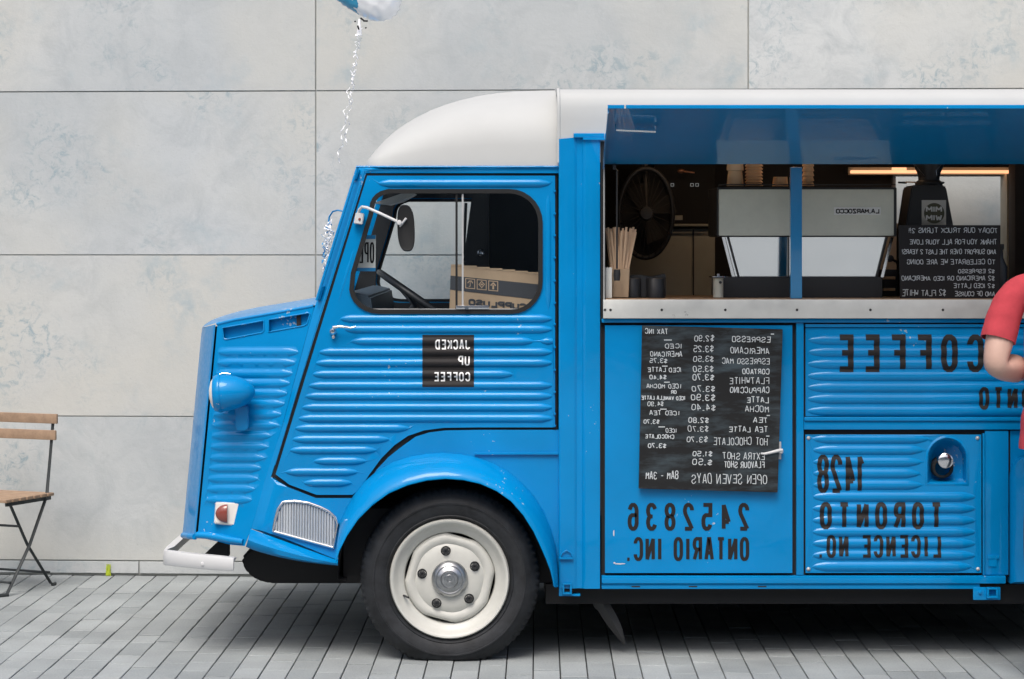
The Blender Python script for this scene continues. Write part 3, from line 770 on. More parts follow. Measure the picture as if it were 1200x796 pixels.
vent = [(331, 588)] + [(345, 586.8), (362, 589), (376, 594), (386, 599), (393.5, 606), (396.5, 614), (391, 642.5), (319.5, 623), (322, 609), (325.5, 596)]
panel('front_wing', wing_out, M['blue'], truck, holes=[offs(vent, 3)], Yf=wingY, thick=.03, grid=9)
# gutter line along the header
bm = nbm(); tube(bm, [P(417.5, 195.5, .024), P(655, 195.5, .024)], .004, 8); obj('roof_gutter', bm, M['blue'], truck)
bm = nbm(); tube(bm, [P(419, 196, .03), P(395.5, 272, .03), P(371, 352, .035)], .006, 8); obj('pillar_bead', bm, M['blue'], truck)
bm = nbm(); tube(bm, [P(427, 200, .026), P(404, 275, .026), P(378, 359, .026), P(322, 545, .03)], .0028, 6); obj('pillar_bead', bm, M['blue'], truck)
# seam under the door
bm = boxb(U(556), U(655), .018, .034, V(533.5), V(530.8), .0015); obj('body_seam', bm, M['blue'], truck)
# flared arch
def arch_mesh(flip=None):
    bm = nbm(); rings = []
    for (xo, yo), (xi, yi) in zip(arch_o, arch_i):
        o3 = P(xo, yo, .03); i3 = P(xi, yi, -.11); ring = []
        for t in (0, .06, .15, .3, .5, .7, .85, .95, 1.0):
            q = Vector((o3.x + (i3.x - o3.x) * t, .032 - .155 * sin(min(t, 1) * pi / 2) ** .75, o3.z + (i3.z - o3.z) * t)); ring.append(q)
        n = Vector((i3.x - o3.x, 0, i3.z - o3.z)).normalized()
        ring.append(ring[-1] + n * .004 + Vector((0, .012, 0))); ring.append(ring[-1] + Vector((0, .03, 0)) - n * .006); ring.append(ring[-1] + Vector((0, .10, 0)) - n * .012)
        if flip: ring = [flip(q) for q in ring]
        rings.append([bm.verts.new(q) for q in ring])
    for A, B in zip(rings, rings[1:]):
        for k in range(len(A) - 1): bm.faces.new((A[k], A[k + 1], B[k + 1], B[k]))
    bmesh.ops.recalc_face_normals(bm, faces=bm.faces); return bm
obj('wheel_arch', arch_mesh(), M['blue'], truck, smooth=60)
obj('wheel_arch', arch_mesh(mir), M['blue'], truck, smooth=60)
def liner(c, y0, y1, r, parent):
    bm = nbm(); A = []
    for i in range(33):
        a = pi * (-.12 + 1.24 * i / 32); A.append([bm.verts.new((c.x + r * cos(a), y, max(.315, c.z + r * sin(a)))) for y in (y0, y1)])
    for p, q in zip(A, A[1:]): bm.faces.new((p[0], p[1], q[1], q[0]))
    w = [q[1] for q in A]; bm.faces.new(w)
    return obj('wheel_housing', bm, M['dark'], parent, smooth=60)
WC = P(527, 678, -.012)
liner(WC, .03, .5, .455, truck)
# lower lip of the wing
bm = nbm(); R_ = []
for i in range(12):
    t = i / 11; x = 294 + 102 * t; yt = crease(x); yb = 641 + (663 - 641) * t ** .8 + 2.5 * sin(pi * t)
    xb = 288 + 108 * t
    R_.append([bm.verts.new(q) for q in (P(x, yt, .03), P(x - (x - xb) * .1, yt + 2, .018), P(x - (x - xb) * .35, yt + (yb - yt) * .35, -.012), P(x - (x - xb) * .6, yt + (yb - yt) * .6, -.026 - .012 * t), P(x - (x - xb) * .85, yt + (yb - yt) * .88, -.022 - .012 * t), P(xb, yb, -.004), P(xb, yb, .05))])
for A, B in zip(R_, R_[1:]):
    for k in range(6): bm.faces.new((A[k], A[k + 1], B[k + 1], B[k]))
bmesh.ops.recalc_face_normals(bm, faces=bm.faces); obj('wing_lip', bm, M['blue'], truck, smooth=50)
# louvred metal vent in the wing
vt = bpy.data.objects.new('wing_vent', None); COL.objects.link(vt); vt.parent = truck; vt.location = P(358, 612, .03) - TC
panel('vent_backing', offs(vent, 1), M['grille'], vt, Yf=.034, thick=0)
bm = nbm(); lp = [P(x, y, .024) for x, y in offs(vent, .6)]
sm = []
for i in range(len(lp)):
    a, b = lp[i], lp[(i + 1) % len(lp)]; nn = max(1, int((a - b).length / .012))
    sm += [a.lerp(b, k / nn) for k in range(nn)]
tube(bm, sm, .0062, 8, closed=True); obj('vent_rim', bm, M['chrome'], vt, smooth=60)
vi = offs(vent, 2.5)
def span_v(poly, x):
    ys = []
    for i in range(len(poly)):
        a, b = poly[i], poly[(i + 1) % len(poly)]
        if (a[0] - x) * (b[0] - x) < 0: ys.append(a[1] + (b[1] - a[1]) * (x - a[0]) / (b[0] - a[0]))
    return (min(ys), max(ys)) if len(ys) >= 2 else None
x = 324.0
while x < 395:
    s = span_v(vi, x)
    if s and s[1] - s[0] > 4: obj('vent_bar', tubeb([P(x, s[0], .028), P(x - .3, s[1], .028)], .0042, 6), M['grille'], vt, smooth=60)
    x += 3.2

# --- ribbed nose panel
nl = lambda y: 254 - (y - 379) * (24 / 253.0)
nr = lambda y: (366.5 - (y - 365) * .274) if y < 500 else (330.0 - (y - 500) * .3035)
noseY = lambda x, y: .075 + .085 * ((nr(y) - x) / (nr(y) - nl(y)))
hood = lambda x: 379 - (x - 251) * (379 - 357.5) / (371 - 251)
v1 = [(261, 384.5), (309, 376), (309, 387), (307, 389.5), (265, 397.5), (262, 396)]; v2 = [(315, 375), (361, 367), (363, 368.5), (359.5, 379.5), (356, 381.5), (315, 389)]
ys = [413, 425.5, 438, 449.5, 461.4, 473.7, 486, 498.8, 511, 524, 537, 549, 561.5, 573.5, 586]
ribs_n = []
for i, y in enumerate(ys):
    l = nl(y) + (5 if i < 6 else 7); r = nr(y) - (3.5 if i < 8 else 9)
    ribs_n.append((y, l, r))
rib_nose = Ribs(ribs_n, A=.006, hh=5.1, tip=12)
ind = [(252.5, 588.5), (290, 588.5), (283, 618), (250.5, 614)]
nose_out = [(nl(380) + 1, 380)] + [(x, hood(x) + .6) for x in (275, 300, 325, 350)] + [(nr(361) + .5, 360)] + [(nr(y) + .5, y) for y in (420, 500, 560, 622)] + [(286.5, 640), (270, 638.5), (252, 634), (240, 631.5), (nl(629) + 1.2, 630)]
nose = panel('nose_panel', nose_out, M['blue'], truck, holes=[v1, v2], ribs=rib_nose, Yf=noseY, thick=.02, grid=10)
for vv in (v1, v2):
    ve = panel('nose_vent', offs(vv, -4), M['blue'], nose, Yf=lambda x, y: noseY(x, y) + .026, thick=0, smooth=0)
    lp = [P(x, y, noseY(x, y) - .001) for x, y in offs(vv, -.3)]; bm = nbm(); sm = []
    for i in range(len(lp)):
        a, b = lp[i], lp[(i + 1) % len(lp)]; nn = max(1, int((a - b).length / .02)); sm += [a.lerp(b, k / nn) for k in range(nn)]
    tube(bm, sm, .003, 6, closed=True); obj('vent_rim', bm, M['blue'], nose)
bm = nbm(); tube(bm, [P(x, y, noseY(x, y) + .002) for x, y in [(254, 380), (275, 375), (300, 370.7), (325, 366.3), (350, 361.8), (367, 358.8)]], .006, 8); obj('hood_edge', bm, M['blue'], truck)
# bottom roll of the nose
bm = nbm(); tube(bm, [P(x, y, noseY(x, y) - .004) for x, y in [(231, 627), (243, 627.5), (258, 630), (272, 633), (285, 635)]], [.014, .015, .015, .014, .012], 12, sq=(1, 1)); obj('nose_roll', bm, M['blue'], truck)
# grille surround wrapping to the front, and grille
prof = [(.16, 1.0, 2.0), (.165, .93, .5), (.19, .80, .0), (.235, .60, .0), (.29, .35, 0), (.36, .12, 0), (.45, 0, 0)]
def surround(flip=None):
    bm = nbm(); rows = []
    for i in range(15):
        y = 380.5 + (631 - 380.5) * i / 14; t = (y - 384) / (625 - 384); xl = 236.5 + (214 - 236.5) * t; xr = nl(y) - 1.3
        row = []
        for Y, f, dz in prof:
            xx = xl + (xr - xl) * f; yy = y + (1 - f) * (3.5 if i == 0 else 0) - (1 - f) * (3.0 if i == 14 else 0)
            q = P(xx, yy, 0); k = (D + Y) / D; q = Vector((PX(xx, Y), Y, PZ(yy, Y)))
            row.append(bm.verts.new(flip(q) if flip else q))
        rows.append(row)
    for A, B in zip(rows, rows[1:]):
        for k in range(len(A) - 1): bm.faces.new((A[k], A[k + 1], B[k + 1], B[k]))
    bmesh.ops.recalc_face_normals(bm, faces=bm.faces)
    return obj('grille_surround', bm, M['blue'], truck, smooth=50)
surround(); surround(mir)
bm = nbm(); tube(bm, [P(222.5, 628.5, .22), P(228.5, 629, .17)], .013, 10); tube(bm, [P(215, 627.5, .36), P(222.5, 628.5, .22)], .013, 10); obj('surround_foot', bm, M['blue'], truck)
for k in range(14):
    t = k / 13; y = 392 + 225 * t; xl = 236.5 - 22.5 * ((y - 384) / 241)
    obj('grille_bar', boxb(PX(xl + 2, .45), PX(xl + 2, .45) + .02, .44, 1.56, PZ(y + 4, .45), PZ(y - 4, .45), .003), M['grey'], truck)
bm = nbm(); q = [P(240, 384, .45), P(217, 630, .45), P(240, 632, .45), P(262, 384, .45)]
a = [bm.verts.new(v + Vector((.03, 0, 0))) for v in q[:2]]; b = [bm.verts.new((v.x + .03, 1.56, v.z)) for v in q[:2]]; bm.faces.new((a[0], a[1], b[1], b[0])); obj('grille_backing', bm, M['dark'], truck)
# bonnet top: from the near hood edge over to the far one, slightly crowned
bm = nbm(); rows = []
ht = [(237, 384), (245, 381), (254, 378.5), (275, 374), (300, 370), (325, 366), (350, 361.5), (371, 357.5)]
for x, y in ht:
    Y0 = .16 if x < 250 else noseY(x, y) + .004; row = []
    if x < 250: Y0 = .16 + (254 - x) / 17 * .2
    z0 = PZ(y, Y0)
    for i in range(17):
        Yq = Y0 + (W1 - 2 * Y0) * i / 16; s = sin(pi * i / 16)
        row.append(bm.verts.new((PX(x, Y0) , Yq, z0 + .026 * s ** .6)))
    rows.append(row)
for A, B in zip(rows, rows[1:]):
    for k in range(16): bm.faces.new((A[k], A[k + 1], B[k + 1], B[k]))
bmesh.ops.recalc_face_normals(bm, faces=bm.faces); obj('bonnet', bm, M['blue'], truck, smooth=60)
# far side of the nose
panel('far_nose_panel', nose_out, M['blue'], truck, Yf=lambda x, y: noseY(x, y), thick=0, mapf=mir)
# headlamp
hl_ = bpy.data.objects.new('headlamp', None); COL.objects.link(hl_); hl_.parent = truck; HY = .035; hc = P(258, 461, HY); hl_.location = hc - TC
def tiltx(bm, c, a):
    bmesh.ops.rotate(bm, verts=bm.verts, cent=c, matrix=Matrix.Rotation(a, 3, 'Y'))
px_ = 1 / S
bm = latheb([(21.6 * px_, 0), (21.9 * px_, 3 * px_), (21.2 * px_, 10 * px_), (19.6 * px_, 18 * px_), (16.5 * px_, 27 * px_), (12 * px_, 34.5 * px_), (7 * px_, 39 * px_), (2.5 * px_, 41 * px_), (0, 41.3 * px_)], hc, 'X', 40); tiltx(bm, hc, radians(-3)); obj('lamp_bowl', bm, M['blue'], hl_, smooth=60)
bm = latheb([(18.6 * px_, -7.5 * px_), (20.4 * px_, -7 * px_), (22.2 * px_, -2.5 * px_), (22.9 * px_, 0), (22.4 * px_, 1.4 * px_), (21.5 * px_, 1.2 * px_)], hc, 'X', 40); tiltx(bm, hc, radians(-3)); obj('lamp_rim', bm, M['blue'], hl_, smooth=60)
bm = latheb([(18.9 * px_, -7 * px_), (15 * px_, -10 * px_), (8 * px_, -12.2 * px_), (0, -13 * px_)], hc, 'X', 40); tiltx(bm, hc, radians(-3)); obj('lamp_lens', bm, M['lampwhite'], hl_, smooth=60)
bm = nbm(); tube(bm, [P(257, 438.4, .035), P(262, 437.2, .035), P(270, 438.2, .035)], .0013, 6); obj('rim_clip', bm, M['chrome'], hl_)
bm = nbm(); prism(bm, [(PX(x, .05), PZ(y, .05)) for x, y in [(274, 478), (290, 476), (290.5, 502), (287, 506), (277, 506), (275, 502)]], .075, .125, .004); obj('lamp_bracket', bm, M['blue'], hl_)
# indicator lamp
iy = noseY(268, 600)
il = bpy.data.objects.new('indicator_lamp', None); COL.objects.link(il); il.parent = truck; il.location = P(270, 603, iy) - TC
bm = nbm(); fr = [P(x, y, iy - .012) for x, y in offs(ind, 1.5)]; bk = [P(x, y, iy + .005) for x, y in ind]
a = [bm.verts.new(q) for q in fr]; b = [bm.verts.new(q) for q in bk]; bm.faces.new(a)
for i in range(4): bm.faces.new((a[i], a[(i + 1) % 4], b[(i + 1) % 4], b[i]))
bmesh.ops.recalc_face_normals(bm, faces=bm.faces); bmesh.ops.bevel(bm, geom=bm.edges[:], offset=.003, segments=2, affect='EDGES'); obj('lamp_housing', bm, M['lampwhite'], il)
lc = P(266, 602, iy - .012)
bm = nbm(); bmesh.ops.create_uvsphere(bm, u_segments=20, v_segments=12, radius=1)
for v in bm.verts:
    v.co = Vector((min(v.co.x, .05) * .047 + 0.0, v.co.y * .020, v.co.z * .038)) + lc
obj('lamp_lens', bm, M['lampred'], il, smooth=50)
# bumper
by = [(274, .02), (255, .06), (235, .11), (215, .17), (198, .24), (192, .30), (190.5, .40), (190.5, .75), (190.5, 1.0)]
tops = [654, 652, 650, 648, 646, 645, 644.5, 644.5, 644.5]; bots = [669, 668.6, 667, 665, 663, 662.2, 662, 662, 662]
near = [(Vector((PX(x, Y), Y, PZ(t, Y) if i < 6 else None or PZ(645, .30))), PZ(b, Y) if i < 6 else PZ(662.2, .30)) for i, ((x, Y), t, b) in enumerate(zip(by, tops, bots))]
xf = near[5][0].x
pts2 = [(v.copy(), zb_) for v, zb_ in near[:6]] + [(Vector((xf - .006, .42, near[5][0].z)), near[5][1]), (Vector((xf - .008, 1.0, near[5][0].z)), near[5][1])]
full = pts2 + [(mir(v), zb_) for v, zb_ in pts2[::-1][1:]]
bm = nbm(); rings = []
for i, (v, zb_) in enumerate(full):
    a = full[max(0, i - 1)][0]; b = full[min(len(full) - 1, i + 1)][0]; d = (b - a); d.z = 0; d.normalize(); n = Vector((-d.y, d.x, 0))
    if i == 0: pass
    hh_ = v.z - zb_
    sec = [(0, 0), (-.004, -.006), (-.006, -hh_ * .5), (-.004, -hh_ + .006), (0, -hh_), (.004, -hh_ + .004), (.004, -.012), (.030, -.008), (.032, 0)]
    s = 1 if (n.x > 0 or i < 7 and n.y > 0) else 1
    inner = Vector((1, 0, 0)) if 5 < i < len(full) - 6 else Vector((.25, 1, 0)).normalized() if i <= 5 else Vector((.25, -1, 0)).normalized()
    rings.append([bm.verts.new(v + inner * sx + Vector((0, 0, sz))) for sx, sz in sec])
for A, B in zip(rings, rings[1:]):
    for k in range(len(A)): bm.faces.new((A[k], A[(k + 1) % len(A)], B[(k + 1) % len(A)], B[k]))
bm.faces.new(rings[0]); bm.faces.new(rings[-1][::-1]); bmesh.ops.recalc_face_normals(bm, faces=bm.faces)
bump = obj('bumper', bm, M['bumper'], truck, smooth=35)
obj('bumper_bolt', latheb([(0, -.008), (.007, -.006), (.009, 0)], P(237.5, 661, .098), n=12), M['bumper'], bump)
for Y in (.28, 1.55):
    obj('bumper_bracket', prism(nbm(), ppx([(238, 651), (256, 634), (268, 634), (268, 652)], .28), Y, Y + .05), M['dark'], bump, smooth=0)
# engine undertray and chassis
ut = [(283, 654), (284, 662), (290, 672), (301, 680), (316, 684), (430, 684), (430, 640), (300, 640), (288, 648)]
obj('engine_tray', prism(nbm(), ppx(ut, .35), .35, 1.6, .01), M['dark'], truck)
obj('chassis', boxb(U(400), U(1448), .12, 1.88, V(688), V(600)), M['dark'], truck, smooth=0)
obj('cross_member', boxb(U(640), U(1448), .10, 1.9, V(712), V(689)), M['dark'], truck, smooth=0)
obj('exhaust_pipe', tubeb([Vector((U(640), .7, .22)), Vector((U(1300), .7, .2)), Vector((U(1440), .6, .2))], .03, 12), M['dark'], truck)
# --- wheels
def make_wheel():
    w = bpy.data.objects.new('wheel', None); COL.objects.link(w); w.parent = truck; w.location = WC - TC
    c = WC; NSEG = 156; R = .365; r0 = 70.5 / S
    tp = [(r0 - .006, .01), (r0, -.012), (r0 + .010, -.026), (r0 + .0125, -.0295), (r0 + .016, -.027), (r0 + .035, -.036), (r0 + .058, -.0375), (r0 + .0595, -.0405), (r0 + .064, -.0405), (r0 + .0655, -.037), (R - .040, -.029), (R - .022, -.016), (R - .008, .0), (R - .001, .02), (R, .045), (R, .085), (R - .001, .12), (R - .008, .14), (R - .03, .16), (r0, .17), (r0 - .006, .14)]
    def mod(j, a, r, k):
        if 11 <= j <= 14 and k % 2 == 0: return r - .006
        return r
    bm = latheb(tp, c, 'Y', NSEG, mod)
    for v in bm.verts:
        if v.co.z < .001: v.co.z = .001
    for k in range(3):   # grooves stay as dark bands in the tread
        pass
    obj('tyre', bm, M['tyre'], w, smooth=28)
    q = 1 / S
    rp_ = [(70.5 * q, .012), (70 * q, -.020), (68.5 * q, -.028), (66.3 * q, -.027), (64.5 * q, -.020), (62 * q, -.006), (58.5 * q, .004), (55 * q, .010), (53.5 * q, .016), (52.5 * q, .045), (52.5 * q, .09)]
    bm = latheb(rp_, c, 'Y', 96); obj('rim', bm, M['wheelwhite'], w, smooth=50)
    # disc with four flats where the slots are
    slots = [-74, 13, 105, 196]
    bm = nbm(); rings = []
    prof_d = [(1.0, .030), (.985, .014), (.93, .004), (.86, .002), (.80, .006), (.76, .010), (.70, .004), (.60, -.002), (.44, -.004), (.38, -.004)]
    N = 120
    for f, h in prof_d:
        ring = []
        for k in range(N):
            a = 2 * pi * k / N; R0 = 53.2 * q
            best = min(abs((a - radians(-s) + pi) % (2 * pi) - pi) for s in slots)
            lim = radians(19); cut = 1.0
            if best < lim: cut = cos(lim) / cos(best) * 1.0 * .992
            rr_ = R0 * f * (1 - (1 - cut) * max(0, (f - .6) / .4))
            ring.append(bm.verts.new(c + Vector((rr_ * cos(a), h + .0, rr_ * sin(a)))))
        rings.append(ring)
    for A, B in zip(rings, rings[1:]):
        for k in range(N): bm.faces.new((A[k], A[(k + 1) % N], B[(k + 1) % N], B[k]))
    bmesh.ops.recalc_face_normals(bm, faces=bm.faces); obj('disc', bm, M['wheelwhite'], w, smooth=50)
    obj('wheel_back', latheb([(56 * q, .07), (0, .07)], c, 'Y', 48), M['dark'], w)
    hc_ = c + Vector((0, -.004, 0))
    bm = latheb([(21.3 * q, 0), (21.2 * q, -.010), (20 * q, -.018), (16.5 * q, -.026), (15.5 * q, -.025), (14.5 * q, -.029), (10.5 * q, -.034), (10 * q, -.032), (9 * q, -.036), (6 * q, -.037), (5.6 * q, -.040), (2.5 * q, -.041), (2.2 * q, -.039), (0, -.039)], hc_, 'Y', 48); obj('hub_cap', bm, M['hub'], w, smooth=35)
    for k in range(5):
        a = radians(98 + 72 * k); p = c + Vector((32.5 * q * cos(a), 0, 32.5 * q * sin(a)))
        bm = latheb([(6.0 * q, -.0015), (5.4 * q, -.004), (4.2 * q, -.003)], p, 'Y', 20)
        lathe(bm, [(4.1 * q, .0), (4.1 * q, -.012), (3.2 * q, -.015), (1.6 * q, -.015), (1.4 * q, -.010), (0, -.010)], p, 'Y', 6)
        obj('wheel_nut', bm, M['plastic'], w, smooth=30)
    bm = tubeb([c + Vector((-54 * q, .004, -20 * q)), c + Vector((-48 * q, -.022, -21.5 * q))], .0045, 8); obj('valve', bm, M['plastic'], w)
    return w
wh = make_wheel()
WCr = P(1335, 678, .22)
def copy_part(o, parent, loc=None, rz=0):
    c = o.copy(); COL.objects.link(c); c.parent = parent
    if loc is not None: c.location = loc
    if rz: c.rotation_euler = (0, 0, rz)
    for ch in list(o.children): copy_part(ch, c)
    return c
copy_part(wh, truck, (WCr.x - TC.x, .22 - TC.y, wh.location.z))
copy_part(wh, truck, (wh.location.x, W1 + .012 - TC.y, wh.location.z), pi)
copy_part(wh, truck, (WCr.x - TC.x, W1 - .22 - TC.y, wh.location.z), pi)
far_lamp = copy_part(hl_, truck, (hl_.location.x, W1 - hc.y - TC.y, hl_.location.z)); far_lamp.scale = (1, -1, 1)
# mud flap
bm = nbm(); L_ = []
for i in range(9):
    t = i / 8; xl = 690 + 38 * t ** 1.5 + 2; xr = 704 + 28 * sin(t * pi / 2) ** 1.1; y = 692 + 63 * t
    if i == 8: xl, xr = 730, 733
    L_.append([bm.verts.new(P(xl, y + (6 if i < 3 else 0) * (1 - t), .16)), bm.verts.new(P((xl + xr) / 2 + 1, y, .13)), bm.verts.new(P(xr, y - 1, .15))])
for A, B in zip(L_, L_[1:]):
    for k in range(2): bm.faces.new((A[k], A[k + 1], B[k + 1], B[k]))
obj('mud_flap', bm, mat('mud_flap_rubber', (.045, .046, .048), .7), truck, smooth=60)

# --- cab roof
sil = [(428, 192), (433, 184), (440, 174), (449, 163.5), (460, 153.5), (472, 145), (486, 137), (502, 129.5), (520, 122.8), (540, 117), (560, 112.6), (582, 109.3), (605, 107.3), (630, 106.3), (654, 106)]
def roof_section(X, ztop, z0, y0, n=3.0, seg=28):
    out = []
    for i in range(seg + 1):
        a = pi * i / seg; cx_, sz_ = cos(a), sin(a)
        yy = 1.0 - (1.0 - y0) * (abs(cx_) ** (2 / n)) * (1 if cx_ > 0 else -1); zz = z0 + (ztop - z0) * (abs(sz_) ** (2 / n)); out.append(Vector((X, yy, zz)))
    return out
def fit_top(pyt, z0, y0, n):
    lo, hi = z0, 3.2
    for _ in range(40):
        m_ = (lo + hi) / 2; s = roof_section(0, m_, z0, y0, n); top = min(HZ - (q.z - H) / (D + q.y) * D * S for q in s)
        if top > pyt: lo = m_
        else: hi = m_
    return m_
bm = nbm(); rings = []
z0 = V(194.5)
for i, (x, y) in enumerate(sil):
    t = i / (len(sil) - 1); n_ = 2.3 + .9 * min(1, t * 1.6); y0 = .03 + .10 * max(0, 1 - t * 6)
    ztop = fit_top(y, z0, y0, n_); Xc = PX(x, .25 if i else .1)
    sec = roof_section(Xc, ztop, z0, y0, n_)
    if i < 12:   # the brow is curved in plan: corners sit further back
        for q in sec: pass
    rings.append([bm.verts.new(q) for q in sec])
for A, B in zip(rings, rings[1:]):
    for k in range(len(A) - 1): bm.faces.new((A[k], A[k + 1], B[k + 1], B[k]))
bm.faces.new(rings[0]); bmesh.ops.recalc_face_normals(bm, faces=bm.faces); obj('cab_roof', bm, M['white'], truck, smooth=50)
# --- box roof and the white upper side
def box_sec(X, gr=0.0):
    half = [(0, V(190.5)), (0, V(140)), (.003, V(126)), (.012, V(117)), (.03, V(110.5)), (.06, V(106.5)), (.12, V(104.3) + .006), (.3, V(104) + .015), (.6, V(104) + .03), (1.0, V(104) + .04)]
    half = [(y - gr, z + (gr if z > V(130) else 0)) for y, z in half]
    return [Vector((X, y, z)) for y, z in half] + [Vector((X, W1 - y, z)) for y, z in half[::-1][1:]]
bm = nbm(); rings = []
for px, gr in ((653.0, -.02), (653.0, .004), (656, .004), (656.6, 0), (700, 0), (900, 0), (1100, 0), (1300, 0), (1430, 0), (1446, -.02)):
    rings.append([bm.verts.new(q) for q in box_sec(U(px), gr)])
for A, B in zip(rings, rings[1:]):
    for k in range(len(A) - 1): bm.faces.new((A[k], A[k + 1], B[k + 1], B[k]))
# cut the serving opening out of the near side: remove side faces below row 163 beyond the post by design of section start
bmesh.ops.recalc_face_normals(bm, faces=bm.faces); obj('box_roof', bm, M['white'], truck, smooth=30)

# --- serving body: corner post, shut lines, panels
bm = nbm(); st = [(654.6, .04), (655, -.004), (656.5, -.008), (672, -.008), (674, -.006), (676, -.0015), (682, -.0015), (684, -.010), (686, -.014), (701, -.014), (703, -.012), (703.6, .03)]
A = [[bm.verts.new((U(x), y, V(t))) for t in (163 if x < 672 else 161.5, 689.5)] for x, y in st]
for p, q in zip(A, A[1:]): bm.faces.new((p[0], q[0], q[1], p[1]))
a = bm.faces.new([p[0] for p in A]); bmesh.ops.recalc_face_normals(bm, faces=bm.faces)
bmesh.ops.subdivide_edges(bm, edges=[e for e in bm.edges if abs(e.verts[0].co.z - e.verts[1].co.z) > .5], cuts=6)
obj('corner_post', bm, M['blue'], truck, smooth=30)
bm = boxb(U(672), U(708), -.02, .0, V(161.5), V(156.5), .002); box(bm, U(683), U(708), -.024, -.0, V(164.5), V(161.6), .001); obj('post_cap', bm, M['blue'], truck)
bm = boxb(U(655.5), U(671.5), -.02, -.006, V(655), V(652.6), .001)
tube(bm, [P(657, 653, -.016), P(659, 648, -.018), P(664, 645, -.018), P(669, 648, -.018), P(671, 653, -.016)], .003, 6); prism(bm, [(U(x), V(y)) for x, y in [(657, 652.4), (660, 647), (664, 645), (668, 647), (671, 652.4)]], -.012, -.009); obj('step_bracket', bm, M['blue'], truck)
bm = nbm()
def sq_tube(bm, x0, x1, y0, y1, ya, yb, t=1.6):
    for a0, a1, b0, b1 in ((x0, x1, y0, y0 + t), (x0, x1, y1 - t, y1), (x0, x0 + t, y0 + t + .05, y1 - t - .05), (x1 - t, x1, y0 + t + .05, y1 - t - .05)):
        box(bm, U(a0), U(a1), ya, yb, V(b1), V(b0), .001)
sq_tube(bm, 659, 670, 682.5, 696, -.02, .08, 2.2); box(bm, U(655.2), U(658.8), -.006, .06, V(698), V(689.6)); box(bm, U(655), U(680), -.004, .05, V(698.6), V(696.2), .001); obj('jack_socket', bm, M['blue'], truck)
obj('jack_socket_hole', boxb(U(661.4), U(667.6), .0, .01, V(693.6), V(684.9)), M['dark'], truck, smooth=0)
bm = nbm(); box(bm, U(1140), U(1172), -.008, .0, V(703), V(688), .003); sq_tube(bm, 1155, 1168, 687.5, 700, -.03, -.009, 2.4); lathe(bm, [(0, -.016), (.006, -.015), (.008, -.009)], P(1148, 694, 0), n=10); obj('jack_socket', bm, M['blue'], truck)
obj('opening_seal', boxb(U(703.8), U(709.5), -.004, .03, V(375), V(166)), M['black'], truck, smooth=0)
obj('seal_strip', boxb(U(707), U(708.4), -.008, -.0045, V(372), V(196)), M['grey'], truck, smooth=0)
bm = nbm()
for a in ((705, 1085, 374, 676), (1135, 1440, 374, 676), (1085, 1135, 374, 510), (1085, 1135, 569, 676)): box(bm, U(a[0]), U(a[1]), .018, .022, V(a[3]), V(a[2]))
obj('door_gap', bm, M['dark'], truck, smooth=0)
# frame members
def bar(name, x0, x1, y0, y1, Y0=-.008, Y1=.018, bev=.0025, m='blue', parent=truck): return obj(name, boxb(U(x0), U(x1), Y0, Y1, V(y1), V(y0), bev), M[m], parent)
bar('top_rail', 705, 1440, 373.6, 378.2, -.010)
bar('sill', 705, 1178, 674.6, 683.6, -.012, .04); bar('sill', 705, 1148, 684.3, 690.2, -.004, .05)
for x in (745, 812, 893): obj('sill_slot', boxb(U(x - 5), U(x + 5), -.0052, -.004, V(688), V(686.6)), M['dark'], truck, smooth=0)
bar('frame_column', 933, 941.6, 378.9, 674, -.006)
bar('frame_column', 1151.5, 1154, 508, 674, -.004)
# side hatch with board and registration
hatch = panel('side_hatch', [(709, 381.4), (928.5, 381.4), (928.5, 671.6), (709, 671.6)], M['blue'], truck, Yf=-.006, thick=.02, grid=30)
bm = boxb(U(908), U(915), -.014, -.006, V(538), V(517.5), .0015)
lathe(bm, [(.0, -.04), (.006, -.039), (.010, -.034), (.011, -.02), (.009, -.008)], P(914, 528.5, 0), n=16)
tube(bm, [P(917, 527.5, -.034), P(912, 528.2, -.040), P(903, 530.5, -.040), P(896, 532, -.040), P(891.5, 531.5, -.038)], [.006, .007, .006, .005, .0035], 10)
for y in (521, 535): lathe(bm, [(0, -.017), (.0035, -.016), (.004, -.013)], P(911.5, y, 0), n=8)
# board and its writing
bx = [(752.5, 381.5), (917, 386), (911, 577), (748.5, 572.5)]
menu = thing('menu_chalkboard', 'large black chalkboard menu of coffee prices hung on the blue side hatch', 'chalkboard', P(832, 573, -.03))
bmb = nbm(); q = [P(x, y, -.026) for x, y in bx]; prism(bmb, [(v.x, v.z) for v in q], -.036, -.016, .0015); slab = obj('board_panel', bmb, M['board'], menu)
bmh = bm
hs = obj('hatch_handle', bmh, M['chrome'], hatch)
hs.data.materials[0] = M['bumper']
sfb = lambda x, y: P(x, y, -.0370)
T = []
R1 = [('ESPRESSO', 902.8, 857.5, 394, 401), ('AMERICANO', 901.5, 856, 407, 414.6), ('ESPRESSO MAC', 902, 846, 419.5, 426.5), ('CORTADO', 901.5, 870, 432, 438.6), ('FLATWHITE', 901.2, 855, 442, 450), ('CAPPUCCINO', 901.5, 855, 453.4, 460.6), ('LATTE', 901, 875, 465, 472), ('MOCHA', 901, 873, 475.3, 482.9), ('TEA', 900, 882.5, 489, 495.6), ('TEA LATTE', 899.8, 854, 499.4, 506.2), ('HOT CHOCOLATE', 899.6, 836, 512.5, 521.5), ('EXTRA SHOT', 896, 847, 530, 538.4), ('FLAVOUR SHOT', 896, 848.5, 540.5, 548.4), ('OPEN SEVEN DAYS', 899, 810.5, 555, 566.5), ('8AM - 3AM', 795, 756.6, 552, 561.5)]
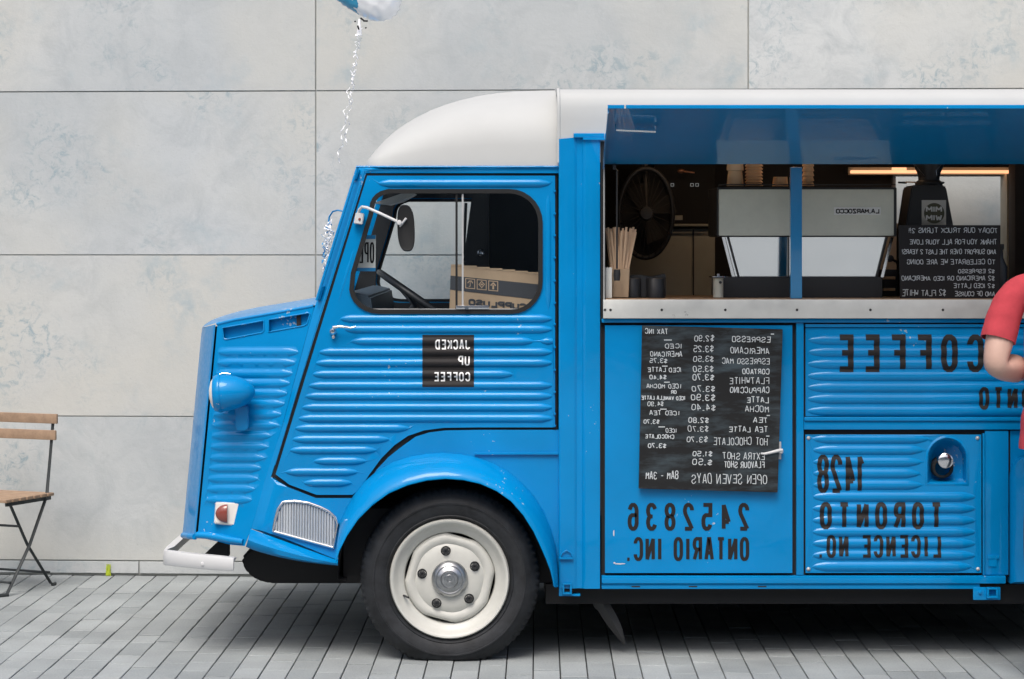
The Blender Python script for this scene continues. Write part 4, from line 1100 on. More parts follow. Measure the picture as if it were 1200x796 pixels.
R2 = [('$2.90', 836.6, 813.5, 393, 400), ('$3.25', 836.4, 812.5, 405, 412.6), ('$3.50', 836.6, 812, 417, 424), ('$3.50', 836.6, 812, 428.5, 436), ('$3.70', 836.6, 811.5, 438.6, 446), ('$3.70', 838, 811, 452, 459), ('$3.90', 838, 810, 462, 469.5), ('$4.40', 838.5, 810, 473.5, 481), ('$2.80', 830.5, 806.5, 489, 495.6), ('$3.70', 830.5, 806, 498.8, 505.8), ('$3.70', 829, 804.5, 511.6, 518.4), ('$1.50', 835, 811.6, 528.6, 535), ('$.50', 834.5, 811.4, 537.6, 545)]
R3 = [('TAX INC', 783, 756, 385, 391.4), ('ICED', 799, 779, 402.6, 408.4), ('AMERICANO', 799.5, 762, 411.6, 418), ('$3.75', 782, 761, 420, 425.6), ('ICED LATTE', 798.6, 759, 430.4, 436), ('$4.40', 781, 761, 439.2, 444.8), ('ICED MOCHA', 798, 757.5, 449.6, 455), ('OR', 793, 786, 457.4, 461.8), ('ICED VANILLA LATTE', 803, 751.5, 463.6, 468.6), ('$4.90', 777.7, 758.7, 470.2, 476), ('ICED TEA', 796, 761, 481, 486.6), ('$3.70', 772.5, 754, 491.4, 496.8), ('ICED', 793, 780, 502, 507.2), ('CHOCOLATE', 790, 756, 508.8, 514), ('$3.70', 781, 759, 519.4, 525)]
rc0 = random.Random(9)
for lst in (R1, R2, R3):
    for i, (t, a, b, c, d) in enumerate(lst): word(t, a, b, c, d, rc0.uniform(.72, .95), menu, 'chalk', sfb, hand=.8, seed=i, tilt=.012, name='writing', gap=2.0)
for x, y, w in ((905.5, 391, 2), (783.5, 398, 4), (779.6, 428.6, 3), (782, 447.4, 3), (778, 479, 3.4), (776, 499.8, 3.4), (900.7, 486.4, 2), (900, 510.6, 2), (760, 398, 0)):
    if w: word('_', x + w, x - w, y, y + 3, 1.1, menu, 'chalk', sfb, hand=.3)
sfh = lambda x, y: P(x, y, -.0072)
word('2452836', 878, 735.5, 589.5, 622, 4.6, hatch, surf=sfh, gap=6.4)
word('ONTARIO INC.', 878, 733, 629.5, 657.5, 4.0, hatch, surf=sfh, gap=3.8)
# paint chips on hatch
bm = nbm(); rc = random.Random(4)
for x0, y0, w, h in ((719, 660, 15, 1.7), (719, 658.5, 2.2, 2.5), (718.5, 620, 1.6, 10)):
    pts = []
    for k in range(12):
        a = 2 * pi * k / 12; pts.append(P(x0 + w / 2 + w / 2 * cos(a) * rc.uniform(.7, 1.1), y0 + h / 2 + h / 2 * sin(a) * rc.uniform(.6, 1.1), -.0071))
    bm.faces.new([bm.verts.new(p) for p in pts])
for f in bm.faces:
    f.normal_update()
    if f.normal.y > 0: f.normal_flip()
obj('paint_chips', bm, M['bumper'], hatch, smooth=0)

# ribbed side panels
rib_u = Ribs([(y + 2.2, 947.5 - (1 if y > 420 else 0), 1432) for y in (396.5, 410.5, 424.5, 438.5, 452, 465.5, 479.5)], A=.009, hh=6.0, tip=18)
up = panel('ribbed_panel', [(944, 384), (1438, 384), (1438, 488), (944, 488)], M['blue'], truck, ribs=rib_u, Yf=.004, thick=.01)
bar('panel_rail', 943.5, 1438, 380, 383.4, -.006); bar('panel_rail', 941.9, 1438, 488.4, 493.4, -.013, .0, .006); bar('panel_rail', 941.9, 1438, 493.6, 503.5, -.004)
sfu = lambda x, y: P(x, y, .004) + Vector((0, -rib_u.h(x, y) - .0014, 0))
word('COFFEE', 1152.5, 980.5, 392, 436, 6.7, up, surf=sfu, gap=5.5, sub=1.0)
word('TORONTO', 1259, 1147, 453.5, 480, 4.4, up, surf=sfu, gap=4.9, sub=1.0)
lr = [(514.5, 953, 1088), (527.5, 953, 1082), (541.5, 953, 1080), (555, 953, 1078), (568.5, 953, 1080)] + [(y, 952.5, 1143) for y in (582.4, 596, 610, 623.5, 637, 651)] + [(664.2, 952.5, 1138)]
rib_l = Ribs(lr, A=.009, hh=5.8, tip=16)
ahole = [(1087.5, 566), (1087.5, 540)] + [(1110 - 22.5 * cos(radians(a)), 538 - 24 * sin(radians(a))) for a in range(15, 180, 15)] + [(1132.5, 540), (1132.5, 566)]
lp_ = panel('service_panel', [(944, 509.5), (1150, 509.5), (1150, 671.5), (944, 671.5)], M['blue'], truck, holes=[ahole], ribs=rib_l, Yf=-.004, thick=.012)
sfl = lambda x, y: P(x, y, -.004) + Vector((0, -rib_l.h(x, y) - .0014, 0))
word('1428', 1014, 957.5, 533, 577.5, 5.0, lp_, surf=sfl, gap=3.1, sub=1.0)
word('TORONTO', 1104, 960.5, 588.5, 620, 5.0, lp_, surf=sfl, gap=5.6, sub=1.0)
word('LICENCE NO.', 1102.5, 958, 627, 653.5, 4.0, lp_, surf=sfl, gap=4.2, sub=1.0)
for x, y in ((947.5, 513.5), (1145.5, 513.5), (947.5, 667), (1146, 667)):
    obj('panel_screw', latheb([(0, -.006), (.0045, -.005), (.007, -.002), (.008, 0)], P(x, y, -.005), n=14), M['grey'], lp_)
# filler recess: a scooped cup with its cap
bm = nbm(); rg = []
for f, dy, s in ((1.14, 0.0, 0), (1.04, -.004, 0), (1.0, 0.002, 0), (.93, .045, 0), (.8, .075, 0), (.45, .085, 0)):
    rg.append([bm.verts.new(P(1110 + (x - 1110) * f, 541 + (y - 541) * f, -.0045 + dy)) for x, y in ahole])
for A, B in zip(rg, rg[1:]):
    for k in range(len(A)): bm.faces.new((A[k], A[(k + 1) % len(A)], B[(k + 1) % len(B)], B[k]))
bm.faces.new(rg[-1]); bmesh.ops.recalc_face_normals(bm, faces=bm.faces)
tot = sum(f.normal.y * f.calc_area() for f in bm.faces)
if tot > 0: bmesh.ops.reverse_faces(bm, faces=bm.faces)
fc = obj('filler_recess', bm, M['blue'], lp_, smooth=50)
obj('filler_neck', latheb([(13 * px_, .07), (13 * px_, .03), (11.5 * px_, .024), (9 * px_, .024), (9 * px_, .035)], P(1106, 549, 0), n=28), M['black'], lp_)
obj('filler_cap', latheb([(9 * px_, .04), (9.2 * px_, .0), (8.8 * px_, -.006), (7 * px_, -.010), (3 * px_, -.0115), (0, -.012)], P(1108, 540, 0), n=28), M['chrome'], lp_)
# column, rear wing and tail
bar('rear_column', 1154.4, 1182, 505, 674, .002, .018)
bm = boxb(U(1157), U(1171), -.004, .004, V(655), V(650.5), .001); box(bm, U(1158), U(1168), -.002, .002, V(664), V(655)); obj('catch_plate', bm, M['blue'], truck)
rw = [(1184, 684), (1183.5, 560)] + arc(1205, 560, 21, 170, 95, 5, 24) + [(1300, 532), (1370, 545), (1425, 590), (1440, 640), (1440, 684), (1345, 684)] + [(1259 + 92 * cos(radians(a)), 672 - 92 * sin(radians(a)) * .55) for a in range(0, 181, 15)] + [(1167 + 4, 684)]
rw = [(1184, 684), (1183.5, 560)] + arc(1205, 560, 21, 170, 95, 5, 24) + [(1300, 532), (1370, 545), (1425, 590), (1440, 640), (1440, 686)]
for fl in (None, mir): 
    panel('rear_wing', rw, M['blue'], truck, Yf=lambda x, y: -.055 + .055 * max(0, 1 - (x - 1184) / 18) ** 2, thick=.06, grid=12, mapf=fl)
panel('tail_side', [(1184, 505), (1440, 505), (1440, 684), (1184, 684)], M['blue'], truck, Yf=.012, thick=.01)
# far side, tail, floor, ceiling, bulkhead: closed shells
fw = [(1047, 206.5), (1191, 206.5), (1191, 318), (1047, 318)]
fwm = [((x - 600) * (D + 1.95) / D + 600, (y - HZ) * (D + 1.95) / D + HZ) for x, y in fw]
panel('far_side', [(655, 195), (1446, 195), (1446, 684), (655, 684)], M['blue'], truck, holes=[fwm], Yf=0, thick=0, mapf=mir)
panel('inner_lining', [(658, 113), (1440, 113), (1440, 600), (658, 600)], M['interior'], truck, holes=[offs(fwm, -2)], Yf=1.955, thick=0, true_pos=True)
obj('tail_wall', boxb(U(1440), U(1446), .005, 1.995, V(684), V(130)), M['blue'], truck, smooth=0)
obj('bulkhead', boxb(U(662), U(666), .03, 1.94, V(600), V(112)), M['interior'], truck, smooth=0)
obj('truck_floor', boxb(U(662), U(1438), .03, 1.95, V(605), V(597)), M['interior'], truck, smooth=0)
obj('ceiling_lining', boxb(U(662), U(1438), .03, 1.95, V(121), V(119)), M['beige'], truck, smooth=0)
bm = nbm()
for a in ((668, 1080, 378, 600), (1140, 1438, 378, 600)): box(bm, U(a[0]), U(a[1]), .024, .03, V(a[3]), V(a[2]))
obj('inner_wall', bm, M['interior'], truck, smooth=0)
bm = nbm(); k0 = [fwm[0], fwm[1], fwm[2], fwm[3]]
for x0, x1, y0, y1 in ((k0[0][0] - 3, k0[0][0] + 1, k0[0][1], k0[2][1]), (k0[1][0] - 1, k0[1][0] + 3, k0[0][1], k0[2][1])): box(bm, U(x0), U(x1), 1.90, 2.004, V(y1), V(y0))
obj('rear_window_frame', bm, M['grey'], truck, smooth=0)
obj('rear_window_jamb', boxb(PX(1177, 1.8), PX(1187, 1.8), 1.74, 1.9, PZ(340, 1.8), PZ(204, 1.8), .004), M['steel'], truck)
obj('dark_post', boxb(PX(1187, 1.6), PX(1212, 1.6), 1.55, 1.7, PZ(345, 1.6), PZ(190, 1.6), .003), M['interior'], truck)
ls = thing('light_strip', 'warm glowing light strip above the rear window inside the truck', 'light', (PX(1090, 1.78), 1.78, PZ(200, 1.78)))
obj('tube_light', boxb(PX(997, 1.78), PX(1185, 1.78), 1.76, 1.80, PZ(203.2, 1.78), PZ(199.8, 1.78), .002), M['led'], ls)
obj('tube_housing', boxb(PX(994, 1.8), PX(1188, 1.8), 1.802, 1.86, PZ(205, 1.8), PZ(196, 1.8), .002), M['fridge'], ls)
obj('light_clip', boxb(PX(1045, 1.76), PX(1062, 1.76), 1.752, 1.759, PZ(199.4, 1.76), PZ(196.5, 1.76)), M['led'], ls, smooth=0)
l2 = thing('ceiling_light', 'warm tube light under the truck ceiling above the espresso machine', 'light', (U(930), .5, V(150)))
obj('tube_light', boxb(U(730), U(1130), .48, .52, V(146), V(142), .002), M['led_top'], l2)
obj('tube_housing', boxb(U(726), U(1134), .47, .53, V(141.8), V(137), .002), M['fridge'], l2)
obj('beige_lining', boxb(PX(1028, 1.5), PX(1053, 1.5), 1.45, 1.5, PZ(322, 1.5), PZ(262, 1.5), .002), M['beige'], truck)
# counter
obj('counter_edge', boxb(U(706.5), U(1345), -.034, -.011, V(373), V(351), .0025), M['alu'], truck)
obj('counter_top', boxb(U(709.6), U(1345), -.0105, .66, V(354), V(350.2), .001), M['woodcounter'], truck)
for x in (709, 715.5, 775.5, 850, 934, 1020, 1105, 1190): obj('counter_screw', latheb([(0, -.003), (.004, -.0025), (.0055, 0)], P(x, 363.3, -.034), n=12), M['plastic'], truck)
obj('opening_post', boxb(U(926.5), U(940), .002, .045, V(350.1), V(196), .002), M['canopy'], truck)
# raised awning hatch
zo = PZ(126.5, -.6); xo0, xo1 = PX(712, -.6), U(1345) ; zh = V(192.5); xh0 = U(706)
aw = bpy.data.objects.new('awning', None); COL.objects.link(aw); aw.parent = truck; aw.location = Vector((U(1000), 0, zh)) - TC
def quadbox(bm, a, b, c, d, n):
    v = [bm.verts.new(p) for p in (a, b, c, d)] + [bm.verts.new(Vector(p) + n) for p in (a, b, c, d)]
    for f in ((0, 1, 2, 3), (7, 6, 5, 4), (0, 4, 5, 1), (1, 5, 6, 2), (2, 6, 7, 3), (3, 7, 4, 0)): bm.faces.new([v[i] for i in f])
    bmesh.ops.recalc_face_normals(bm, faces=bm.faces)
a_, b_, c_, d_ = Vector((xh0, -.006, zh)), Vector((xo1, -.006, zh)), Vector((xo1, -.6, zo)), Vector((xo0, -.6, zo))
sl = (d_ - Vector((xo0, -.006, zh))).normalized(); nn = Vector((0, sl.z, -sl.y)).normalized(); nn = nn if nn.z > 0 else -nn
bm = nbm(); quadbox(bm, a_, b_, c_, d_, nn * .012); obj('awning_panel', bm, M['canopy'], aw, smooth=0)
bm = nbm(); box(bm, xo0, xo1, -.622, -.601, zo - .004, zo + .010, .0015); obj('awning_lip', bm, M['blue'], aw)
bm = nbm(); quadbox(bm, a_ - nn * .022, Vector((xh0 + .006, -.006, zh)) - nn * .022, Vector((xo0 + .006, -.6, zo)) - nn * .022, d_ - nn * .022, nn * .0218); obj('awning_flange', bm, M['canopy'], aw, smooth=0)
hb = lambda x, t: Vector((PX(x, -.6 * t), -.006 - .594 * t, zh + (zo - zh) * t))
bm = nbm(); p0 = hb(722, .75) - nn * .03; p1 = hb(768, .72) - nn * .03
tube(bm, [p0 + nn * .022, p0, p1, p1 + nn * .022], .005, 8); obj('awning_latch', bm, M['chrome'], aw)
obj('awning_tape', boxb(U(731) * .94, U(733) * .94 + .0, -.6235, -.6222, zo - .004, zo + .010), M['white'], aw, smooth=0)
bm = nbm(); tube(bm, [P(719.5, 196, -.02), P(723, 200, -.01), P(723, 315, .03)], .004, 8); lathe(bm, [(.001, 0), (.013, -.0), (.015, -.02), (.012, -.045), (.001, -.045)], P(723, 316, .03), 'Z', 12); box(bm, PX(718, -.02), PX(722, -.02), -.03, -.015, PZ(199, -.02), PZ(193, -.02), .001)
obj('awning_stay', bm, M['plastic'], aw)

# --- cab: far side, glass, pillars, inside
panel('far_wing', [(419.5, 194.5), (655, 194.5), (655, 686)] + [p for p in arch_o[::-1][1:]] + [(396, 661), (290, 640), (330.8, 500), (367, 365), (371.5, 352)], M['blue'], truck, holes=[win], Yf=.03, thick=0, mapf=mir)
panel('far_window_seal', seal_o, M['black'], truck, holes=[offs(win, 4)], Yf=.028, thick=.03, mapf=mir)
gl = nbm(); gl.faces.new([gl.verts.new(mir(P(x, y, .04))) for x, y in gi]); obj('far_window_glass', gl, M['glass'], truck, smooth=0)
# inner trims: dark cards behind the door skin
inner = [(423, 197), (652, 197), (652, 500), (400, 500), (345, 500), (370, 400)]
panel('door_lining', inner, M['navy'], door, holes=[offs(win, -3)], Yf=DY + .035, thick=0)
ws = nbm(); q = [P(418, 200, .05), P(372, 352, .05)]
a = [ws.verts.new(v) for v in q]; b = [ws.verts.new((v.x, 1.95, v.z)) for v in q]; ws.faces.new((a[0], a[1], b[1], b[0])); obj('windscreen', ws, M['glass'], truck, smooth=0)
for t0, t1 in ((0, .07), (.9, 1.0)):
    pa, pb = q[0].lerp(q[1], t0), q[0].lerp(q[1], t1); bm = nbm(); quadbox(bm, pa, Vector((pa.x, 1.95, pa.z)), Vector((pb.x, 1.95, pb.z)), pb, Vector((.012, 0, .004))); obj('windscreen_frame', bm, M['blue'], truck)
for Y in (.98,): 
    bm = nbm(); quadbox(bm, Vector((q[0].x, Y, q[0].z)), Vector((q[0].x, Y + .04, q[0].z)), Vector((q[1].x, Y + .04, q[1].z)), Vector((q[1].x, Y, q[1].z)), Vector((.014, 0, .004))); obj('windscreen_bar', bm, M['black'], truck)
obj('dashboard', prism(nbm(), ppx([(377, 352), (418, 340), (440, 345), (444, 372), (420, 430), (372, 430)], .5), .12, 1.88, .008), M['navy'], truck)
obj('cab_dark_block', prism(nbm(), [(PX(x, 1.35), PZ(y, 1.35)) for x, y in [(556, 206), (660, 206), (660, 500), (540, 500), (543, 306)]], 1.35, 1.9), M['plastic'], truck, smooth=0)  # dark block added to keep the view through the far window dark
obj('navy_panel', boxb(PX(574, 1.3), PX(652, 1.3), 1.335, 1.349, PZ(440, 1.3), PZ(214, 1.3), .004), M['navy'], truck)
panel('far_door_lining', [(424, 204), (560, 204), (560, 480), (340, 480)], M['plastic'], truck, holes=[offs(win, -1)], Yf=.05, thick=0, mapf=mir)
obj('near_pillar_trim', prism(nbm(), [(U(x), V(y)) for x, y in [(425, 206), (441, 206), (414, 300), (409, 352), (376, 352)]], .075, .085), M['plastic'], truck, smooth=0)
obj('cab_floor', boxb(U(330), U(660), .07, 1.93, V(560), V(548)), M['dark'], truck, smooth=0)
obj('firewall', boxb(U(345), U(350), .10, 1.9, V(556), V(362)), M['dark'], truck, smooth=0)
obj('headliner', boxb(U(430), U(656), .07, 1.93, V(204), V(198)), M['navy'], truck, smooth=0)
obj('cab_partition', boxb(U(650), U(654), .10, 1.9, V(560), V(204)), M['navy'], truck, smooth=0)

bm = nbm(); prism(bm, ppx([(558, 218), (573, 218), (573, 420), (530, 420), (543, 306)], .95), .90, 1.6, .01); seatb = obj('seat_back', bm, M['plastic'], truck)
obj('seat_grommet', latheb([(.0, -.004), (.006, -.004), (.006, -.008), (.010, -.010), (.0155, -.008), (.016, 0)], P(563.5, 296.5, .89), n=20), M['chrome'], seatb)
obj('seat_cushion', boxb(U(480), U(575), .30, .85, V(440), V(372), .02), M['plastic'], truck)
bm = nbm(); tube(bm, [P(546, 238, 1.0), P(545, 262, 1.0), P(543, 300, 1.0)], .007, 8); obj('grab_strap', bm, M['plastic'], truck)
swc = P(492, 352, .42); bm = nbm(); ax = Vector((43, 0, 62)).normalized(); e1 = Vector((62, 0, -43)).normalized(); e2 = Vector((-.03, 1, -.012)).normalized()
tube(bm, [swc + e1 * (.205 * cos(a * pi / 20)) + e2 * (.205 * sin(a * pi / 20)) for a in range(40)], .014, 10, closed=True)
for a in (.3, 2.3, 4.4): tube(bm, [swc - ax * .03, swc + (e1 * cos(a) + e2 * sin(a)) * .2], .009, 6)
tube(bm, [swc - ax * .03, swc - ax * .55], .02, 10); obj('steering_wheel', bm, M['plastic'], truck, smooth=60)
obj('sun_visor', prism(nbm(), ppx([(438, 238), (470, 227), (486, 227), (470, 236), (455, 240)], .3), .3, .55), M['grey'], truck)
# mirror on its arm
mr = bpy.data.objects.new('wing_mirror', None); COL.objects.link(mr); mr.parent = truck; mr.location = P(472, 267, -.06) - TC
bm = nbm(); tube(bm, [P(419, 254, .012), P(421, 246, .0), P(424.5, 242.5, -.02), P(430, 243.5, -.045), P(445, 250, -.055), P(468, 261, -.06)], [.006] * 6, 10); obj('mirror_arm', bm, M['bumper'], mr, smooth=60)
bm = nbm(); prism(bm, [(U(x), V(y)) for x, y in [(417, 249), (427, 250.5), (424.5, 263.5), (414.5, 262)]], -.006, .024, .003); obj('mirror_foot', bm, M['bumper'], mr)
obj('foot_bolt', latheb([(0, -.012), (.004, -.011), (.006, -.006)], P(421.5, 257, 0), n=12), M['lampred'], mr)
bm = nbm(); pr = []
N = 40
def mshape(f, y):
    out = []
    for i in range(N):
        a = 2 * pi * i / N; c_, s_ = cos(a), sin(a)
        out.append(Vector((PX(476, -.06) + .0345 * f * abs(c_) ** .75 * (1 if c_ > 0 else -1) + .0055 * s_ * -1, y, PZ(267.5, -.06) + .094 * f * abs(s_) ** .7 * (1 if s_ > 0 else -1))))
    return out
rg = [[bm.verts.new(p) for p in mshape(f, y)] for f, y in ((.86, -.085), (.95, -.088), (1.0, -.080), (1.0, -.068), (.9, -.050), (.6, -.038), (.2, -.034))]
for A, B in zip(rg, rg[1:]):
    for k in range(N): bm.faces.new((A[k], A[(k + 1) % N], B[(k + 1) % N], B[k]))
bm.faces.new(rg[-1]); bm.faces.new(rg[0]); bmesh.ops.recalc_face_normals(bm, faces=bm.faces); obj('mirror_head', bm, M['black'], mr, smooth=60)
bm = latheb([(0, -.022), (.009, -.02), (.011, -.01), (.008, 0)], P(468, 261, -.078), n=14); tube(bm, [P(466, 257, -.07), P(469, 265, -.085), P(476, 256, -.095)], .005, 8); obj('mirror_clamp', bm, M['bumper'], mr)

# ================================================================== THINGS IN AND ON THE TRUCK
# parcel box on the seat
ca = -.0
bxp = [(526.5, 366), (528.5, 311), (632, 321.5), (640, 376), (640, 400), (527, 400)]
parcel = thing('cardboard_box', 'cardboard box with dark printed band lying inside the cab window', 'box', P(580, 400, .3))
obj('carton', prism(nbm(), [(p[0], p[1]) for p in ppx(bxp, .20)], .20, .30, .003), M['cardboard'], parcel)
obj('printed_band', prism(nbm(), ppx([(527.9, 323), (633.3, 333.5), (636, 352), (527.4, 339.5)], .199), .1986, .1998), M['cardboard_band'], parcel, smooth=0)
bm = nbm()
for k in range(7):
    xx = 528.5 + k * 15; box(bm, PX(xx, .2), PX(xx + 15.2, .2), .199, .232 + .002 * (k % 2), PZ(311 + k * 1.52 + 1.2, .2), PZ(310 + k * 1.52, .2))
obj('carton_flap', bm, M['cardboard'], parcel, smooth=0)
sfp = lambda x, y: P(x, y, .1984)
for i, x in enumerate((551, 564.5, 578)):
    y0 = 326.5 + (x - 551) * .1; bm = nbm()
    sq = [(x - 5.3, y0), (x + 5.3, y0 + 1), (x + 5.3, y0 + 12), (x - 5.3, y0 + 11), (x - 5.3, y0)]
    def stroke(pts, w):
        for (a, b), (c, d) in zip(strip(pts, w / 2), strip(pts, w / 2)[1:]):
            vs = [bm.verts.new(sfp(p.x, p.y)) for p in (a, b, d, c)]; bm.faces.new(vs)
    stroke(sq, 1.0)
    if i == 0: stroke([(x - 3, y0 + 5.4), (x - 1, y0 + 3), (x + 1.5, y0 + 3), (x + 3, y0 + 5.6)], 1.2); stroke([(x, y0 + 3.2), (x, y0 + 9), (x - 1.6, y0 + 9.4)], .8)
    if i == 1: stroke([(x, y0 + 2), (x - 3.2, y0 + 5.6), (x, y0 + 9.4), (x + 3.2, y0 + 5.6), (x, y0 + 2)], 1.0); stroke([(x - 1.4, y0 + 5.6), (x + 1.4, y0 + 5.7)], 2)
    if i == 2: stroke([(x, y0 + 10), (x, y0 + 5)], 2); stroke([(x - 3, y0 + 5.6), (x, y0 + 2.6), (x + 3, y0 + 5.8)], 1.6)
    for f in bm.faces:
        f.normal_update()
        if f.normal.y > 0: f.normal_flip()
    obj('handling_mark', bm, M['cardboard'], parcel, smooth=0)
word('CUPPLUSO', 617, 549, 350, 358.2, 2.4, parcel, 'cardboard_band', sfp, tilt=.085, gap=1.8)
# open sign behind the windscreen
sg = thing('open_sign', 'small white and blue OPEN sign behind the slanted windscreen', 'sign', P(424, 318, .13))
A0 = lambda x, y: P(x, y, .13)
obj('sign_card', prism(nbm(), [(p.x, p.z) for p in (A0(408, 276), A0(440.5, 275.5), A0(440.0, 318), A0(408, 318))], .13, .134), M['paper'], sg, smooth=0)
for a, b in ((275.7, 280.2), (314, 318)):
    obj('sign_stripe', prism(nbm(), [(p.x, p.z) for p in (A0(408.5, a), A0(440.4, a), A0(440, b), A0(408.5, b))], .1285, .1296), M['signblue'], sg, smooth=0)
word('OPEN', 438.6, 414, 284, 308.5, 1.9, sg, surf=lambda x, y: P(x, y, .128), gap=3.9)

# espresso machine
MY = .20
mc = thing('espresso_machine', 'wide two group espresso machine with dull steel back panel on the counter', 'espresso machine', P(945, 349, MY + .2))
pm = lambda pts, y0, y1, m, n, bev=.002, Y=MY: obj(n, prism(nbm(), ppx(pts, Y), y0, y1, bev), M[m], mc)
pm([(840.5, 219.5), (1051.5, 219.5), (1051.5, 277), (1049, 277.5), (843, 277.5), (840.5, 277)], MY + .012, MY + .46, 'plastic', 'machine_body', .003)
pm([(842.5, 222), (1047.5, 222), (1047.5, 276.3), (842.5, 276.3)], MY, MY + .011, 'steel', 'back_panel')
pm([(846, 325), (1035, 325), (1035, 349), (845, 349)], MY + .02, MY + .5, 'plastic', 'machine_base', .003)
lpq = [(853, 278), (1042, 278), (1030, 324.5), (864, 324.5)]
bm = nbm(); tq = [P(x, y, MY + (.03 if y < 300 else .044)) for x, y in [(850, 278), (1040, 278), (1028, 324.5), (862, 324.5)]]
quadbox(bm, tq[0], tq[1], tq[2], tq[3], Vector((0, .012, 0))); obj('lower_panel', bm, M['mirrorsteel'], mc, smooth=0)
for xa, xb in ((846, 858), (852, 864.5), (1044, 1032), (1038, 1026)):
    bm = nbm(); w_ = 2.6 if xa in (852, 1038) else 3.4; quadbox(bm, P(xa, 278, MY + .02), P(xa + w_, 278, MY + .02), P(xb + w_, 325, MY + .036), P(xb, 325, MY + .036), Vector((0, .012, 0))); obj('side_fin', bm, M['plastic'] if xa in (852, 1038) else M['chrome'], mc, smooth=0)

obj('panel_divider', boxb(PX(924, MY), PX(931, MY), MY + .01, MY + .05, PZ(325, MY), PZ(277.6, MY)), M['plastic'], mc, smooth=0)
obj('cup_rail', tubeb([P(842, 219, MY + .01), P(842, 216.5, MY + .01), P(1049, 216.5, MY + .01), P(1049, 219, MY + .01)], .0025, 6), M['plastic'], mc)
obj('brand_plate', boxb(PX(977, MY), PX(1032, MY), MY - .003, MY - .0005, PZ(252, MY), PZ(243, MY)), M['paper'], mc, smooth=0)
word('LA.MARZOCCO', 1030.5, 979.5, 244.8, 250.4, 1.25, mc, surf=lambda x, y: P(x, y, MY - .0036), gap=1.2)
# cups on the machine
def cup_stack(x, w, top, n, mtl, lab, taper=.30):
    t = thing('cup_stack', lab, 'cups', P(x, 218.5, MY + .12), 0, 'cup stacks on the espresso machine'); zb = PZ(218.5, MY + .12); zt = PZ(top, MY + .12); hh_ = (zt - zb); r = w / 2 / S * 1.02
    for k in range(n):
        z = k * hh_ / n * .9; hc2 = hh_ / n * .9 if k < n - 1 else hh_ - z
        c = P(x, 218.5, MY + .12) + Vector((0, 0, z))
        obj('cup', latheb([(0, .001), (r, .001), (r * 1.02, .004), (r * (1 - taper * .5), hc2 * .9 + .0), (r * (1 - taper * .5), hc2 * 1.0)] if n > 1 else [(0, 0), (r, 0), (r * .86, hh_), (0, hh_)], c, 'Z', 24), M[mtl], t, smooth=30)
    return t
cup_stack(861.5, 20, 178, 2, 'cupclear', 'clear cup stack coloured as if lit amber, leftmost on the espresso machine')
cup_stack(883.5, 21, 176, 10, 'kraft', 'tall ridged stack of brown cups beside the clear cups')
cup_stack(914.5, 19, 207.5, 1, 'kraft', 'single low upturned brown cup just left of the blue post')
cup_stack(947, 14, 180, 6, 'kraft', 'narrow stack of brown cups just right of the blue post')
# stirrers
st_ = thing('stirrer_holder', 'cardboard holder full of pale wooden stir sticks at the left counter end', 'holder', P(727, 349, .12))
obj('holder_box', prism(nbm(), ppx([(717, 348.5), (736, 348.5), (737.5, 315), (715, 315)], .12), .09, .16, .002), M['cardboard'], st_)
rs = random.Random(11)
for k in range(46):
    bx0 = rs.uniform(716, 736); tx0 = 727 + (bx0 - 726) * 1.75 + rs.uniform(-2.5, 2.5); yy = rs.uniform(.095, .15); ty = rs.uniform(266, 273); hy = yy + rs.uniform(-.01, .03)
    a = P(bx0, 318, yy); b = P(min(max(tx0, 710.5), 745), ty, hy); bm = nbm(); dd = Vector((.0042, 0, 0))
    quadbox(bm, a - dd, a + dd, b + dd, b - dd, Vector((0, .0016, 0))); obj('stir_stick', bm, M['stickwood'], st_, smooth=0)
cd_ = thing('counter_card', 'small white card box standing at the left end of the counter', 'card', P(712, 338, .05)); obj('card_box', boxb(PX(708.5, .05), PX(717, .05), .04, .075, PZ(349.4, .05), PZ(313.5, .05), .002), M['paper'], cd_)
nb = thing('napkin_box', 'low black curved napkin tray on the counter by the stir sticks', 'tray', P(753, 349, .2))
bm = nbm(); pts = [(728, 348.8)] + [(728 + i * 5.2, 324.5 + 1.6 * cos(i * .9) - .25 * i) for i in range(11)] + [(780.5, 348.8)]
prism(bm, ppx(pts, .16), .16, .30, .004); obj('tray_body', bm, M['plastic'], nb)
for xa in (740, 768): obj('tray_column', latheb([(0, 0), (.04, 0), (.04, .078), (.038, .08), (0, .08)], P(xa, 348.8, .165), 'Z', 24), M['plastic'], nb, smooth=50)
# small steel canister
cn = thing('steel_canister', 'little steel canister with black knob left of the espresso machine base', 'canister', P(841.5, 349, .15))
obj('canister_body', latheb([(0, 0), (6.2 * px_, 0), (6.2 * px_, 22 * px_), (6.8 * px_, 23 * px_), (0, 23.5 * px_)], P(841.5, 348.6, .15), 'Z', 24), M['steel'], cn); obj('canister_lid', latheb([(11 * px_, 0), (11 * px_, .004), (2 * px_, .006), (2 * px_, .014), (0, .014)], P(841.5, 325, .15), 'Z', 20), M['chrome'], cn)
obj('canister_knob', latheb([(0, -.012), (.006, -.01), (.006, 0)], P(844, 331, .13), n=12), M['plastic'], cn)
